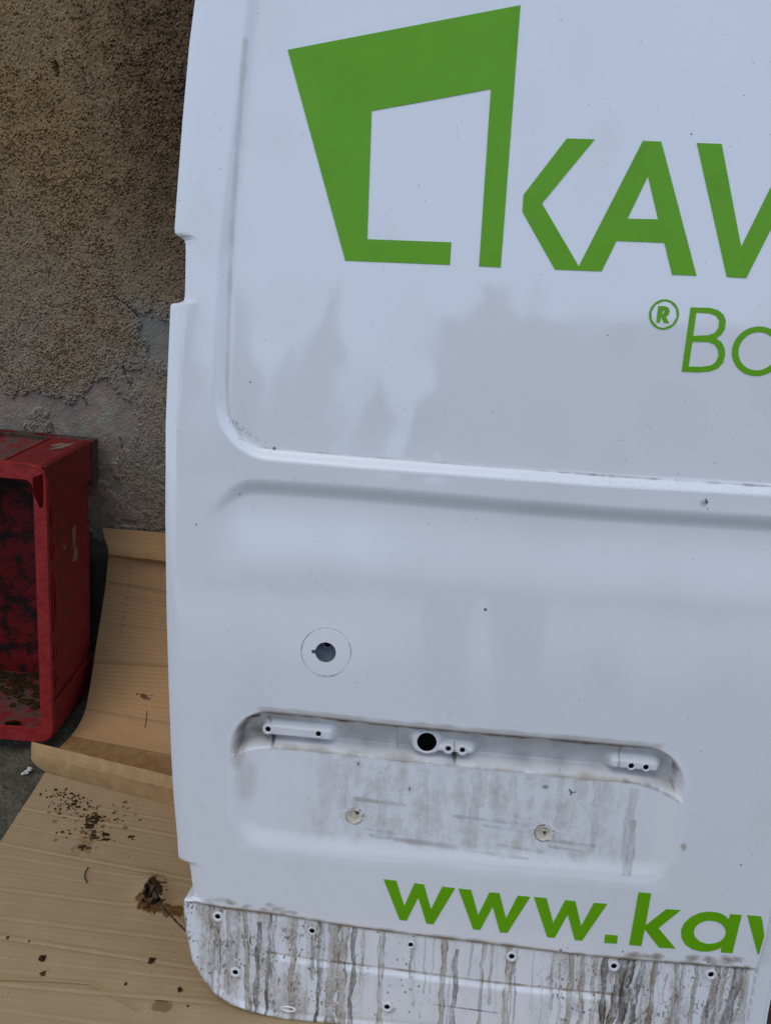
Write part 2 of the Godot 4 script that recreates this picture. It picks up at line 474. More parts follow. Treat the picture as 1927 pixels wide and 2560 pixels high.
	for k in 60:
		var u4 := lerpf(-0.095, 0.69, k / 59.0)
		tl.append_array([u4, trim_top(u4) - 0.0015])
	stroke(tl, 0.0045, soft, 0.20, 1.2)
	stroke(tl, 0.0018, brown, 0.40, 1.6)
	for y in range(int(ty(0.166)), int(ty(-0.015))):
		for x in range(int(tx(-0.11)), int(tx(0.694))):
			var u5 := x * 0.9 / TW - 0.15
			var v5 := 1.42 - y * 1.44 / TH
			if v5 > trim_top(u5): continue
			var zone := 0.55 * smooth((0.17 - u5) / 0.12) + 0.45 * smooth((u5 - 0.38) / 0.08) + 0.10
			var n1 := noise_mid.get_noise_2d(x * 0.55, y * 0.10)
			var n2 := noise_fine.get_noise_2d(x * 1.1, y * 0.45)
			var n3 := noise_mid.get_noise_2d(x * 0.5 + 500.0, y * 0.5)
			blend(x, y, Color(0.53, 0.475, 0.40), zone * clampf(0.34 + 0.9 * n1 + 0.25 * n2 + 0.3 * n3, 0.0, 0.7))
			if 0.8 * n2 + 0.8 * n3 > 0.66 - 0.18 * zone: blend(x, y, Color(0.20, 0.17, 0.15), zone * 0.75)
			elif n2 + n3 < -0.50 + 0.12 * zone: blend(x, y, Color(0.86, 0.86, 0.87), zone * 0.9)
	var runs := [[529, 14, .34, 1], [548, 5, .5, 1], [572, 11, .36, 1], [595, 6, .35, 0], [612, 11, .55, 1], [650, 10, .55, 2], [677, 6, .75, 2], [689, 4, .4, 0], [741, 11, .42, 1], [806, 7, .75, 2], [817, 4, .5, 0],
		[842, 22, .55, 1], [868, 16, .46, 1], [892, 9, .62, 2], [915, 3, .3, 0], [965, 10, .45, 1], [1122, 11, .48, 1], [1153, 10, .50, 2], [1219, 8, .5, 1], [1241, 5, .35, 0], [1284, 12, .48, 1], [1393, 7, .36, 0], [1438, 11, .45, 1],
		[1467, 10, .52, 1], [1497, 9, .42, 1], [1522, 13, .72, 2], [1563, 20, .66, 2], [1585, 18, .72, 2], [1612, 12, .6, 2], [1641, 10, .6, 1], [1693, 7, .45, 1], [1711, 7, .5, 1], [1741, 9, .46, 1], [1796, 16, .45, 1], [1815, 12, .5, 1], [1845, 16, .5, 2], [1865, 7, .5, 1]]
	for r2 in runs:
		var u6: float = -0.0596 + (r2[0] - 542.7) * 0.000567
		var c := Color(0.43, 0.355, 0.265) if r2[3] == 1 else (Color(0.20, 0.165, 0.125) if r2[3] == 2 else Color(0.50, 0.45, 0.38))
		var from := trim_top(u6) - 0.004
		var to := -0.012 if r2[3] > 0 else 0.04
		if r2[0] == 650 or r2[0] == 1153: from -= 0.015
		run_mark(u6, from, to, r2[1] * 0.00088, c, minf(0.95, r2[2] * 1.15), 0.010 if r2[0] == 612 else (-0.016 if r2[0] > 1550 and r2[0] < 1630 else (-0.02 if r2[0] > 1780 else -0.002)))
	for k in 46:
		var ur2 := rng.randf_range(-0.085, 0.69)
		var top2 := trim_top(ur2) - 0.003 - (0.0 if k % 3 else rng.randf() * 0.05)
		run_mark(ur2, top2, rng.randf_range(-0.012, 0.09), rng.randf_range(0.0015, 0.0040), Color(0.33, 0.28, 0.22), rng.randf_range(0.12, 0.42))
	for h in [[-0.0596, 0.1406], [0.0781, 0.1298], [0.2203, 0.1203], [0.3639, 0.1145], [0.5072, 0.1121], [0.6411, 0.1111]]:
		run_mark(h[0] + rng.randf_range(-0.002, 0.002), h[1] - 0.004, h[1] - rng.randf_range(0.04, 0.10), 0.006, Color(0.30, 0.24, 0.18), 0.42)
	for uw in [-0.009, 0.0295, 0.0985, 0.1790, 0.4060, 0.4350, 0.5400, 0.5520, 0.6030, 0.6550]:
		run_mark(uw, trim_top(uw) - 0.004, rng.randf_range(0.0, 0.06), 0.0042, Color(0.87, 0.87, 0.88), 0.75)
	# clean panels between the runs
	for cp in [[0.014, 0.015, 0.125, 0.05], [0.062, 0.016, 0.135, 0.04], [0.098, 0.012, 0.13, 0.10]]:
		blot(cp[0], cp[2] - 0.02, cp[1], cp[3], Color(0.86, 0.87, 0.88), 0.45, 0.8)
	var cl := []
	for k in 40:
		var u7 := lerpf(0.012, 0.53, k / 39.0)
		cl.append_array([u7, crease_line(u7) + 0.0015])
	stroke(cl, 0.0020, brown, 0.30, 1.2)
	stroke([0.2573, 0.0337, 0.30, 0.0310, 0.3493, 0.0283], 0.0009, dark, 0.4, 0.8)
	for k in 260:
		var u8 := rng.randf_range(-0.09, 0.25) if k < 150 else rng.randf_range(0.4, 0.69)
		var r3 := rng.randf_range(0.0006, 0.0022)
		blot(u8, rng.randf_range(0.0, 0.10) if k % 3 else rng.randf_range(0.06, 0.14), r3, r3 * 1.3, dark, rng.randf_range(0.3, 0.85), 1.2)
	for k in 240:
		var u9 := rng.randf_range(-0.09, 0.12) if k < 160 else rng.randf_range(0.4, 0.69)
		var r4 := rng.randf_range(0.0008, 0.0028)
		blot(u9, rng.randf_range(-0.005, 0.11), r4, r4, Color(0.88, 0.88, 0.90), rng.randf_range(0.4, 0.9), 1.2)
	# rub marks above the trim edge, and around the screw holes
	for k in 14:
		blot(rng.randf_range(-0.08, 0.05), rng.randf_range(0.158, 0.172), rng.randf_range(0.006, 0.014), 0.005, Color(0.62, 0.59, 0.54), 0.4, 1.4)
	for k in 14:
		blot(rng.randf_range(0.52, 0.69), rng.randf_range(0.130, 0.142), rng.randf_range(0.008, 0.02), 0.006, Color(0.58, 0.54, 0.48), 0.4, 1.4)
	for h in [[0.1906, 0.0232], [-0.0323, 0.0552], [0.5072, 0.1121], [0.3639, 0.1145]]:
		blot(h[0], h[1] - 0.004, 0.014, 0.012, Color(0.36, 0.31, 0.26), 0.5, 1.4)
	for h in [[0.1327, 0.3074], [0.3966, 0.3018]]:
		for k in 24:
			stroke([h[0] + 0.0118 * cos(k * TAU / 24), h[1] + 0.0118 * sin(k * TAU / 24), h[0] + 0.0118 * cos((k + 1) * TAU / 24), h[1] + 0.0118 * sin((k + 1) * TAU / 24)], 0.0012, dark, 0.5, 1.5)
		blot(h[0] + 0.004, h[1], 0.015, 0.014, Color(0.62, 0.58, 0.50), 0.6, 1.2)
		stroke([h[0] + 0.008, h[1] + 0.012, h[0] + 0.022, h[1] + 0.004], 0.0018, Color(0.92, 0.92, 0.92), 0.8, 0.8)
		stroke([h[0] - 0.022, h[1] + 0.006, h[0] - 0.010, h[1] + 0.008], 0.0016, Color(0.92, 0.92, 0.92), 0.7, 0.8)
	var im := Image.create_from_data(TW, TH, false, Image.FORMAT_RGB8, px)
	return ImageTexture.create_from_image(im)

func door_gloss() -> ImageTexture:
	# clean paint is glossy, the dirty fields are dull
	var w := 300; var h := 480
	var im := Image.create(w, h, false, Image.FORMAT_RGB8)
	for y in h:
		for x in w:
			var u := x * 0.9 / w - 0.15
			var v := 1.42 - y * 1.44 / h
			var g := 0.065 + 0.03 * noise_mid.get_noise_2d(x * 1.0, y * 1.0)
			if v > 0.63 and v < 0.79: g = lerpf(g, 0.24, smooth((v - 0.63) / 0.03) * smooth((0.79 - v) / 0.02))
			var rimd := roundmin(u - lerp_table([0.8947, -0.0699, 1.067, -0.068, 1.1379, -0.0617, 1.3773, -0.0366], v), v - lerp_table([-0.08, 0.811, 0.0119, 0.8057, 0.2435, 0.7974, 0.73, 0.7882], u), 0.07)
			if v > 0.78: g = lerpf(g, 0.42, smooth((rimd + 0.006) / 0.004) * smooth((0.017 - rimd) / 0.004))
			var d := roundmin(minf(u + 0.056, 0.592 - u), minf(recess_top(u) + 0.012 - v, v - 0.25), 0.06)
			g = lerpf(g, 0.55, smooth(d / 0.010))
			g = lerpf(g, 0.62, smooth((trim_top(u) + 0.004 - v) / 0.01))
			im.set_pixel(x, y, Color(g, g, g))
	return ImageTexture.create_from_image(im)

# ---------------------------------------------------------------- door decals
func split_holes(outer: PackedVector2Array, holes: Array) -> Array:
	var pieces := [outer]
	for h in holes:
		var mid := 0.0
		for q in h: mid += q.x / h.size()
		var lo := PackedVector2Array([Vector2(-2, -2), Vector2(mid, -2), Vector2(mid, 4), Vector2(-2, 4)])
		var hi := PackedVector2Array([Vector2(mid, -2), Vector2(4, -2), Vector2(4, 4), Vector2(mid, 4)])
		var out := []
		for p in pieces:
			for half in [lo, hi]:
				for q in Geometry2D.intersect_polygons(p, half):
					for r in Geometry2D.clip_polygons(q, h): out.append(r)
		pieces = out
	return pieces

func decal(called: String, outer: PackedVector2Array, holes: Array, parent: Node, lift := 0.0006) -> MeshInstance3D:
	# a cut vinyl film laid on the skin, following it
	var st := start()
	for p in split_holes(outer, holes):
		if Geometry2D.is_polygon_clockwise(p): p.reverse()
		var q := PackedVector2Array()
		for i in p.size():
			var a: Vector2 = p[i]; var b: Vector2 = p[(i + 1) % p.size()]
			q.append(a)
			var n := int(a.distance_to(b) / 0.03)
			for s in n: q.append(a.lerp(b, (s + 1.0) / (n + 1.0)))
		var t := Geometry2D.triangulate_polygon(q)
		for k in range(0, t.size(), 3):
			var tri := [q[t[k]], q[t[k + 1]], q[t[k + 2]]]
			if (tri[1] - tri[0]).cross(tri[2] - tri[0]) > 0.0: tri.reverse()
			for c in tri: st.add_vertex(Vector3(c.x, c.y, w_at(c.x, c.y) + lift))
	var rims := [outer]
	rims.append_array(holes)
	for r in rims:
		for i in r.size():
			var a: Vector2 = r[i]; var b: Vector2 = r[(i + 1) % r.size()]
			var wa := w_at(a.x, a.y); var wb := w_at(b.x, b.y)
			quad(st, Vector3(a.x, a.y, wa - 0.0002), Vector3(a.x, a.y, wa + lift), Vector3(b.x, b.y, wb + lift), Vector3(b.x, b.y, wb - 0.0002))
	st.generate_normals()
	return put(called, st.commit(), M.vinyl, parent)

func ellipse(c: Vector2, rx: float, ry: float, n := 40, shear := 0.0) -> PackedVector2Array:
	var p := PackedVector2Array()
	for i in n:
		var a := TAU * i / n
		p.append(c + Vector2(rx * cos(a) + shear * ry * sin(a), ry * sin(a)))
	return p

# ---------------------------------------------------------------- the door
func build_door() -> void:
	var door := thing("van_door", "white van rear door with green lettering, propped on cardboard before the wall", "van door")
	var tilt := Basis(Vector3(0.99996192, 0, 0.00872654), Vector3(0.00255139, 0.95630476, -0.29236057), Vector3(-0.00834523, 0.2923717, 0.95626834))
	door.transform = Transform3D(tilt.orthonormalized(), DOOR_O)
	# outline tables
	var both := []
	for k in range(2, LEFT.size() - 1, 2): both.append([LEFT[k], LEFT[k - 1]])
	left_v = []
	var pts := []
	for k in range(1, LEFT.size(), 2): pts.append([LEFT[k + 1] if k + 1 < LEFT.size() else 0.0, LEFT[k]])
	left_v.clear()
	var vs := []
	for k in range(1, LEFT.size(), 2):
		vs.append(LEFT[k + 1]); vs.append(LEFT[k])
		outline_low.append(Vector2(LEFT[k], LEFT[k + 1]))
	for k in range(0, LEFT_UP.size(), 2):
		vs.append(LEFT_UP[k + 1]); vs.append(LEFT_UP[k])
	left_v = vs
	outline_low.resize(12)
	outline_low.insert(0, Vector2(0.73, -0.0131))
	# rows and columns
	var rows := []
	var v := -0.0131
	while v < 1.42:
		rows.append(v); v += 0.002
	while v < 1.86:
		rows.append(v); v += 0.01
	rows.append(1.86)
	for k in 110: rows.append(0.3505 + k * 0.001)
	for k in range(0, left_v.size(), 2): rows.append(left_v[k])
	rows.sort()
	var vv := []
	for r in rows:
		if vv.is_empty() or r - vv[-1] > 0.00025: vv.append(r)
	var cols := []
	var u := -0.1420
	while u < 0.69:
		cols.append(u); u += 0.0022
	while u < 0.7401:
		cols.append(u); u += 0.0012
	var nu := cols.size(); var nv := vv.size()
	var holes := [[-0.0596, 0.1406, .0040], [-0.0323, 0.0552, .0040], [0.0781, 0.1298, .0040], [0.2203, 0.1203, .0036], [0.1906, 0.0232, .0040], [0.3639, 0.1145, .0040], [0.5072, 0.1121, .0040], [0.6411, 0.1111, .0040],
		[0.0060, 0.4248, .0038], [0.0774, 0.4227, .0038], [0.2594, 0.4132, .0037], [0.2790, 0.4125, .0037], [0.5101, 0.4054, .0038], [0.5301, 0.4048, .0038], [0.2293, 0.4205, .0140], [0.0852, 0.5450, .0190], [0.1327, 0.3074, .0085], [0.3966, 0.3018, .0085]]
	var P := PackedVector3Array(); P.resize(nu * nv)
	var UV := PackedVector2Array(); UV.resize(nu * nv)
	var clampd := PackedByteArray(); clampd.resize(nu * nv)
	for j in nv:
		var y: float = vv[j]
		var ul := lerp_table(left_v, y)
		var ur := right_of(y)
		for i in nu:
			var x: float = cols[i]
			var f := 0
			if x < ul: x = ul; f = 1
			if x > ur + 0.030: x = ur + 0.030; f = 2
			var k := j * nu + i
			clampd[k] = f
			P[k] = Vector3(x, y, w_of(x, y, ul, ur))
			UV[k] = Vector2(clampf((x + 0.15) / 0.9, 0.001, 0.999), clampf((1.42 - y) / 1.44, 0.002, 0.998))
	var Nn := PackedVector3Array(); Nn.resize(nu * nv)
	for j in nv:
		for i in nu:
			var k := j * nu + i
			var i0 := maxi(i - 1, 0); var i1 := mini(i + 1, nu - 1); var j0 := maxi(j - 1, 0); var j1 := mini(j + 1, nv - 1)
			while i1 < nu - 1 and P[j * nu + i1].x - P[k].x < 0.0008: i1 += 1
			while i0 > 0 and i1 - i0 < 6 and P[j * nu + i1].x - P[j * nu + i0].x < 0.001: i0 -= 1
			var du := P[j * nu + i1] - P[j * nu + i0]
			var su := du.z / du.x if absf(du.x) > 0.00005 else 0.0
			var dv := P[j1 * nu + i] - P[j0 * nu + i]
			var sv := (dv.z - su * dv.x) / dv.y if absf(dv.y) > 0.00005 else 0.0
			Nn[k] = Vector3(-su, -sv, 1.0).normalized()
	var idx := PackedInt32Array()
	var skin_holes := []
	for h in holes: skin_holes.append([Vector2(h[0], h[1]), h[2]])
	for j in nv - 1:
		var near := []
		for h in skin_holes:
			if absf(vv[j] - h[0].y) < h[1] + 0.004: near.append(h)
		for i in nu - 1:
			var a := j * nu + i
			var b := a + nu
			if clampd[a] > 0 and clampd[a] == clampd[a + 1] and clampd[b] > 0 and clampd[b] == clampd[b + 1]: continue
			var skip := false
			for h in near:
				var m := Vector2((P[a].x + P[b + 1].x) * 0.5, (P[a].y + P[b + 1].y) * 0.5)
				if m.distance_to(h[0]) < h[1] + 0.0012: skip = true
			if skip: continue
			idx.append_array(PackedInt32Array([a, b, b + 1, a, b + 1, a + 1]))
	put("outer_skin", mesh_from(P, Nn, idx, UV), M.paint, door)
	# folded edge and inner panel close the door to a hollow shell
	var st := start()
	var edge := []
	for j in nv: edge.append(P[j * nu])
	for j in nv - 1:
		var p: Vector3 = P[j * nu]; var q: Vector3 = P[(j + 1) * nu]
		quad(st, Vector3(p.x + 0.003, p.y, -0.056), Vector3(q.x + 0.003, q.y, -0.056), q, p)
		p = P[j * nu + nu - 1]; q = P[(j + 1) * nu + nu - 1]
		quad(st, p, q, Vector3(q.x, q.y, -0.056), Vector3(p.x, p.y, -0.056))
	for i in nu - 1:
		var p: Vector3 = P[i]; var q: Vector3 = P[i + 1]
		quad(st, p, q, Vector3(q.x, q.y + 0.002, -0.056), Vector3(p.x, p.y + 0.002, -0.056))
		p = P[(nv - 1) * nu + i]; q = P[(nv - 1) * nu + i + 1]
		quad(st, q, p, Vector3(p.x, p.y, -0.056), Vector3(q.x, q.y, -0.056))
	put("folded_edge", finish(st), M.paint_clean, door)
	var back := PackedVector2Array()
	for j in range(0, nv, 3): back.append(Vector2(P[j * nu].x + 0.003, P[j * nu].y))
	for j in range(nv - 1, -1, -12): back.append(Vector2(P[j * nu + nu - 1].x, P[j * nu + nu - 1].y))
	st = start()
	var tri := Geometry2D.triangulate_polygon(back)
	for k in range(0, tri.size(), 3):
		for s in [0, 2, 1]: st.add_vertex(Vector3(back[tri[k + s]].x, back[tri[k + s]].y, -0.0562))
		for s in [0, 1, 2]: st.add_vertex(Vector3(back[tri[k + s]].x, back[tri[k + s]].y, -0.0545))
	put("inner_panel", finish(st), M.cavity, door)
	# hole rims
	for k in 14:
		var h: Array = holes[k]
		var ring := 0.0042 if k in [0, 1, 4, 5, 6, 7, 8, 10, 11] else 0.0022
		var r: float = h[2]
		var o := put("screw_hole_rim", lathe([[r + ring, -0.0004], [r + ring - 0.0006, 0.0007], [r + 0.0012, 0.0008], [r, 0.0002], [r, -0.0015]], 24), M.paint_clean, door)
		o.position = Vector3(h[0], h[1], w_at(h[0], h[1]))
	var lamp := put("lamp_hole_rim", lathe([[0.0168, -0.0006], [0.0164, 0.0001], [0.0143, 0.0002], [0.0136, -0.0003], [0.0136, -0.0020]], 48), M.paint_clean, door)
	lamp.position = Vector3(0.2293, 0.4205, w_at(0.2293, 0.4205))
	# lock seat: flush disc with a keyed hole, bowl and tube behind it
	var lock := Node3D.new(); lock.name = "lock_seat"; door.add_child(lock, true)
	lock.position = Vector3(0.0860, 0.5449, w_at(0.086, 0.5449) + 0.0002)
	st = start()
	var n := 96
	for i in n:
		var q := []
		for s: int in [i, i + 1]:
			var a := TAU * s / n
			var key := 0.0190 if absf(wrapf(a - PI + 0.02, -PI, PI)) < 0.16 else 0.0142
			var c := Vector2(cos(a), sin(a))
			q.append([c * 0.0330, c * 0.0326, c * key + Vector2(-0.0006, 0.0)])
		quad(st, Vector3(q[0][0].x, q[0][0].y, -0.0004), Vector3(q[0][1].x, q[0][1].y, 0.0003), Vector3(q[1][1].x, q[1][1].y, 0.0003), Vector3(q[1][0].x, q[1][0].y, -0.0004))
		quad(st, Vector3(q[0][1].x, q[0][1].y, 0.0003), Vector3(q[0][2].x, q[0][2].y, 0.0003), Vector3(q[1][2].x, q[1][2].y, 0.0003), Vector3(q[1][1].x, q[1][1].y, 0.0003))
		quad(st, Vector3(q[0][2].x, q[0][2].y, 0.0003), Vector3(q[0][2].x, q[0][2].y, -0.0012), Vector3(q[1][2].x, q[1][2].y, -0.0012), Vector3(q[1][2].x, q[1][2].y, 0.0003))
	put("lock_disc", finish(st), M.paint_disc, lock)
	put("lock_bowl", lathe([[0.0225, -0.0016], [0.0215, -0.008], [0.0190, -0.015], [0.0145, -0.021], [0.0080, -0.0245], [0.0, -0.0255]], 40), M.paint_shop, lock)
	var tube_at := Vector3(0.0002, 0.0088, 0)
	var tb := put("lock_tube", lathe([[0.0072, -0.030], [0.0072, -0.0125], [0.0068, -0.0120], [0.0056, -0.0120], [0.0053, -0.0125], [0.0053, -0.034]], 32), M.paint_shop, lock)
	tb.position = tube_at
	var td := put("tube_bottom", lathe([[0.0053, -0.0150], [0.0, -0.0150]], 24), M.black, lock)
	td.position = tube_at
	# plastic plugs of the number plate screws
	for k in [16, 17]:
		var h: Array = holes[k]
		var plug := Node3D.new(); plug.name = "plate_plug"; door.add_child(plug, true)
		plug.position = Vector3(h[0], h[1], w_at(h[0], h[1]))
		st = start()
		var off := Vector2(0.0036, 0.0040) if k == 16 else Vector2(0.0022, 0.0)
		for i in 40:
			var q := []
			for s: int in [i, i + 1]:
				var a := TAU * s / 40
				var c := Vector2(cos(a), sin(a))
				var r_in := 0.0030 * (1.0 + 0.25 * sin(a * 3.0) + 0.2 * sin(a * 5.0 + 1.0))
				q.append([c * (0.0112 + 0.0003 * sin(a * 4.0)), c * 0.0104, c * 0.0075 + off * 0.3, off + c * r_in])
			var zs := [-0.0010, 0.0012, -0.0006, -0.0010, -0.012]
			for s in 3:
				quad(st, Vector3(q[0][s].x, q[0][s].y, zs[s]), Vector3(q[0][s + 1].x, q[0][s + 1].y, zs[s + 1]), Vector3(q[1][s + 1].x, q[1][s + 1].y, zs[s + 1]), Vector3(q[1][s].x, q[1][s].y, zs[s]))
			quad(st, Vector3(q[0][3].x, q[0][3].y, -0.001), Vector3(q[0][3].x, q[0][3].y, -0.012), Vector3(q[1][3].x, q[1][3].y, -0.012), Vector3(q[1][3].x, q[1][3].y, -0.001))
		put("plug_body", finish(st), M.cream, plug)
		st = start()
		var g := RandomNumberGenerator.new(); g.seed = k
		for i in 7:
			var a := g.randf_range(-0.7, 1.5)
			var c := Vector2(cos(a), sin(a)) * 0.0102
			var l := g.randf_range(0.003, 0.006)
			var t := Vector2(-sin(a), cos(a)) * l * 0.6
			var e := c * (1.0 + l / 0.011)
			for s in [c - t, e, c + t]: st.add_vertex(Vector3(s.x, s.y, 0.0011 + g.randf() * 0.0012))
			for s in [c + t, e, c - t]: st.add_vertex(Vector3(s.x, s.y, 0.0006))
		put("torn_paint", finish(st), M.paint_clean, plug)
	# oval drain bead at the bottom
	st = start()
	for i in 32:
		var q := []
		for s: int in [i, i + 1]:
			var a := TAU * s / 32
			q.append([Vector2(0.0125 * cos(a), 0.0052 * sin(a)), Vector2(0.0100 * cos(a), 0.0036 * sin(a)), Vector2(0.0078 * cos(a), 0.0022 * sin(a))])
		var zs := [-0.0004, 0.0012, -0.0004]
		for s in 2:
			quad(st, Vector3(q[0][s].x, q[0][s].y, zs[s]), Vector3(q[0][s + 1].x, q[0][s + 1].y, zs[s + 1]), Vector3(q[1][s + 1].x, q[1][s + 1].y, zs[s + 1]), Vector3(q[1][s].x, q[1][s].y, zs[s]))
	var bead := put("drain_bead", finish(st), M.paint_clean, door)
	bead.position = Vector3(0.0474, 0.0072, w_at(0.0474, 0.0072)); bead.rotation.z = -0.08
	# lettering
	decal("logo_mark", poly([0.0118, 1.3209, 0.2995, 1.3763, 0.2936, 1.0629, 0.2659, 1.0634, 0.2687, 1.2783, 0.1209, 1.2496, 0.1212, 1.0933, 0.2291, 1.0923, 0.2288, 1.0642, 0.0935, 1.0656]), [], door)
	decal("letter", poly([0.3664, 1.2215, 0.4011, 1.2212, 0.3408, 1.1427, 0.392, 1.0673, 0.4599, 1.2205, 0.4824, 1.22, 0.5394, 1.0598, 0.5091, 1.06, 0.4964, 1.0988, 0.4369, 1.0994, 0.4212, 1.0617, 0.3624, 1.0621, 0.3167, 1.1323, 0.3169, 1.1528]), [poly([0.4697, 1.1787, 0.4862, 1.1272, 0.4484, 1.127])], door)
	decal("letter", poly([0.5258, 1.2193, 0.5559, 1.2187, 0.591, 1.0967, 0.6397, 1.2182, 0.6652, 1.2177, 0.6009, 1.0586, 0.5769, 1.0593]), [], door)
	var reg := Node3D.new(); reg.name = "registered_mark"; door.add_child(reg, true)
	decal("ring", ellipse(Vector2(0.5031, 1.0108), 0.0187, 0.0189), [ellipse(Vector2(0.5031, 1.0108), 0.0163, 0.0165)], reg)
	decal("letter", poly([0.4951, 1.021, 0.5035, 1.0213, 0.5083, 1.0191, 0.5099, 1.0154, 0.509, 1.0108, 0.5057, 1.0081, 0.5105, 1.0003, 0.504, 1.0001, 0.5002, 1.0071, 0.4992, 1.0071, 0.4991, 1.0008, 0.4944, 1.0006]), [poly([0.5003, 1.0166, 0.5026, 1.0166, 0.5038, 1.0152, 0.5034, 1.0129, 0.5022, 1.0118, 0.5001, 1.0117])], reg)
	decal("letter", poly([0.5355, 1.0208, 0.5602, 1.0208, 0.5699, 1.0184, 0.5772, 1.013, 0.5807, 1.0052, 0.5804, 0.9947, 0.5768, 0.9883, 0.5711, 0.9834, 0.5777, 0.9788, 0.5823, 0.9716, 0.5837, 0.9632, 0.5821, 0.9536, 0.5765, 0.946, 0.5673, 0.9418, 0.5527, 0.9398, 0.5313, 0.9401]),
		[poly([0.5432, 1.0144, 0.5608, 1.0139, 0.5684, 1.011, 0.5725, 1.0055, 0.5725, 0.9965, 0.5682, 0.9901, 0.5612, 0.9871, 0.5417, 0.9854]), poly([0.5415, 0.9782, 0.5619, 0.9783, 0.5696, 0.9754, 0.5743, 0.9692, 0.5755, 0.9608, 0.5726, 0.9533, 0.5667, 0.9492, 0.5563, 0.9472, 0.5394, 0.9468])], door)
	decal("letter", ellipse(Vector2(0.6237, 0.9690), 0.0320, 0.0311), [ellipse(Vector2(0.6237, 0.9690), 0.0240, 0.0239)], door)
	decal("letter", poly([0.178, 0.2204, 0.1956, 0.2196, 0.2088, 0.1821, 0.2215, 0.2178, 0.2349, 0.2169, 0.2464, 0.1802, 0.2606, 0.216, 0.2786, 0.2149, 0.2508, 0.1577, 0.241, 0.1583, 0.2278, 0.1967, 0.2129, 0.1601, 0.203, 0.1607]), [], door)
	decal("letter", poly([0.2832, 0.2149, 0.3011, 0.2142, 0.3128, 0.177, 0.3267, 0.2127, 0.3406, 0.2126, 0.3519, 0.1751, 0.3661, 0.2108, 0.3835, 0.2104, 0.3551, 0.1536, 0.3448, 0.1536, 0.3323, 0.1915, 0.3168, 0.1549, 0.3071, 0.155]), [], door)
	decal("letter", poly([0.3885, 0.2105, 0.4061, 0.2101, 0.4176, 0.1736, 0.432, 0.2093, 0.4458, 0.2089, 0.4563, 0.1723, 0.4715, 0.2086, 0.4896, 0.2086, 0.4592, 0.1506, 0.449, 0.1506, 0.4368, 0.1881, 0.421, 0.1516, 0.4108, 0.1516]), [], door)
	decal("full_stop", poly([0.4902, 0.1626, 0.5075, 0.1625, 0.5071, 0.1502, 0.4898, 0.1499]), [], door)
	decal("letter", poly([0.5307, 0.2291, 0.5477, 0.229, 0.544, 0.1806, 0.5704, 0.2072, 0.5901, 0.2073, 0.5619, 0.1782, 0.5877, 0.1496, 0.5651, 0.1491, 0.5434, 0.1752, 0.5408, 0.1494, 0.5241, 0.1498]), [], door)
	decal("letter", poly([0.6566, 0.2069, 0.6721, 0.207, 0.6649, 0.1493, 0.649, 0.1491, 0.6497, 0.1567, 0.6428, 0.1522, 0.6336, 0.149, 0.6229, 0.1481, 0.6105, 0.1503, 0.6004, 0.1566, 0.5944, 0.166, 0.5929, 0.1778, 0.5963, 0.1886, 0.6049, 0.1988, 0.6164, 0.2057, 0.6296, 0.2085, 0.6418, 0.2075, 0.6502, 0.204, 0.6557, 0.1989]), [ellipse(Vector2(0.6318, 0.1777), 0.0215, 0.0174, 40, 0.03)], door)
	decal("letter", poly([0.6795, 0.2074, 0.6978, 0.2073, 0.7, 0.2021, 0.7050, 0.1789, 0.7008, 0.1509, 0.6992, 0.1503]), [], door)

# ---------------------------------------------------------------- wall
const PEEL_A := [-1.30, 0.70, -1.05, 0.69, -0.938, 0.684, -0.919, 0.666, -0.879, 0.677, -0.842, 0.669, -0.78, 0.658, -0.764, 0.674, -0.742, 0.68, -0.726, 0.707, -0.694, 0.708, -0.674, 0.686, -0.640, 0.65, -0.640, 0.60, -0.66, 0.56, -0.70, 0.52, -0.80, 0.50, -1.30, 0.50]
const PEEL_B := [-0.624, 0.86, -0.609, 0.84, -0.608, 0.812, -0.601, 0.777, -0.591, 0.756, -0.557, 0.742, -0.50, 0.735, -0.49, 0.84, -0.545, 0.845, -0.583, 0.853]
const PEEL_C := [-0.651, 0.741, -0.653, 0.724, -0.646, 0.706, -0.624, 0.699, -0.617, 0.729]
const ISLAND := [-0.88, 0.625, -0.862, 0.642, -0.842, 0.632, -0.835, 0.59, -0.87, 0.575, -0.90, 0.59]

func inside_by(p: Vector2, ring: PackedVector2Array) -> float:
	var d := 1.0
	for k in ring.size():
		d = minf(d, Geometry2D.get_closest_point_to_segment(p, ring[k], ring[(k + 1) % ring.size()]).distance_to(p))
	return d if Geometry2D.is_point_in_polygon(p, ring) else -d

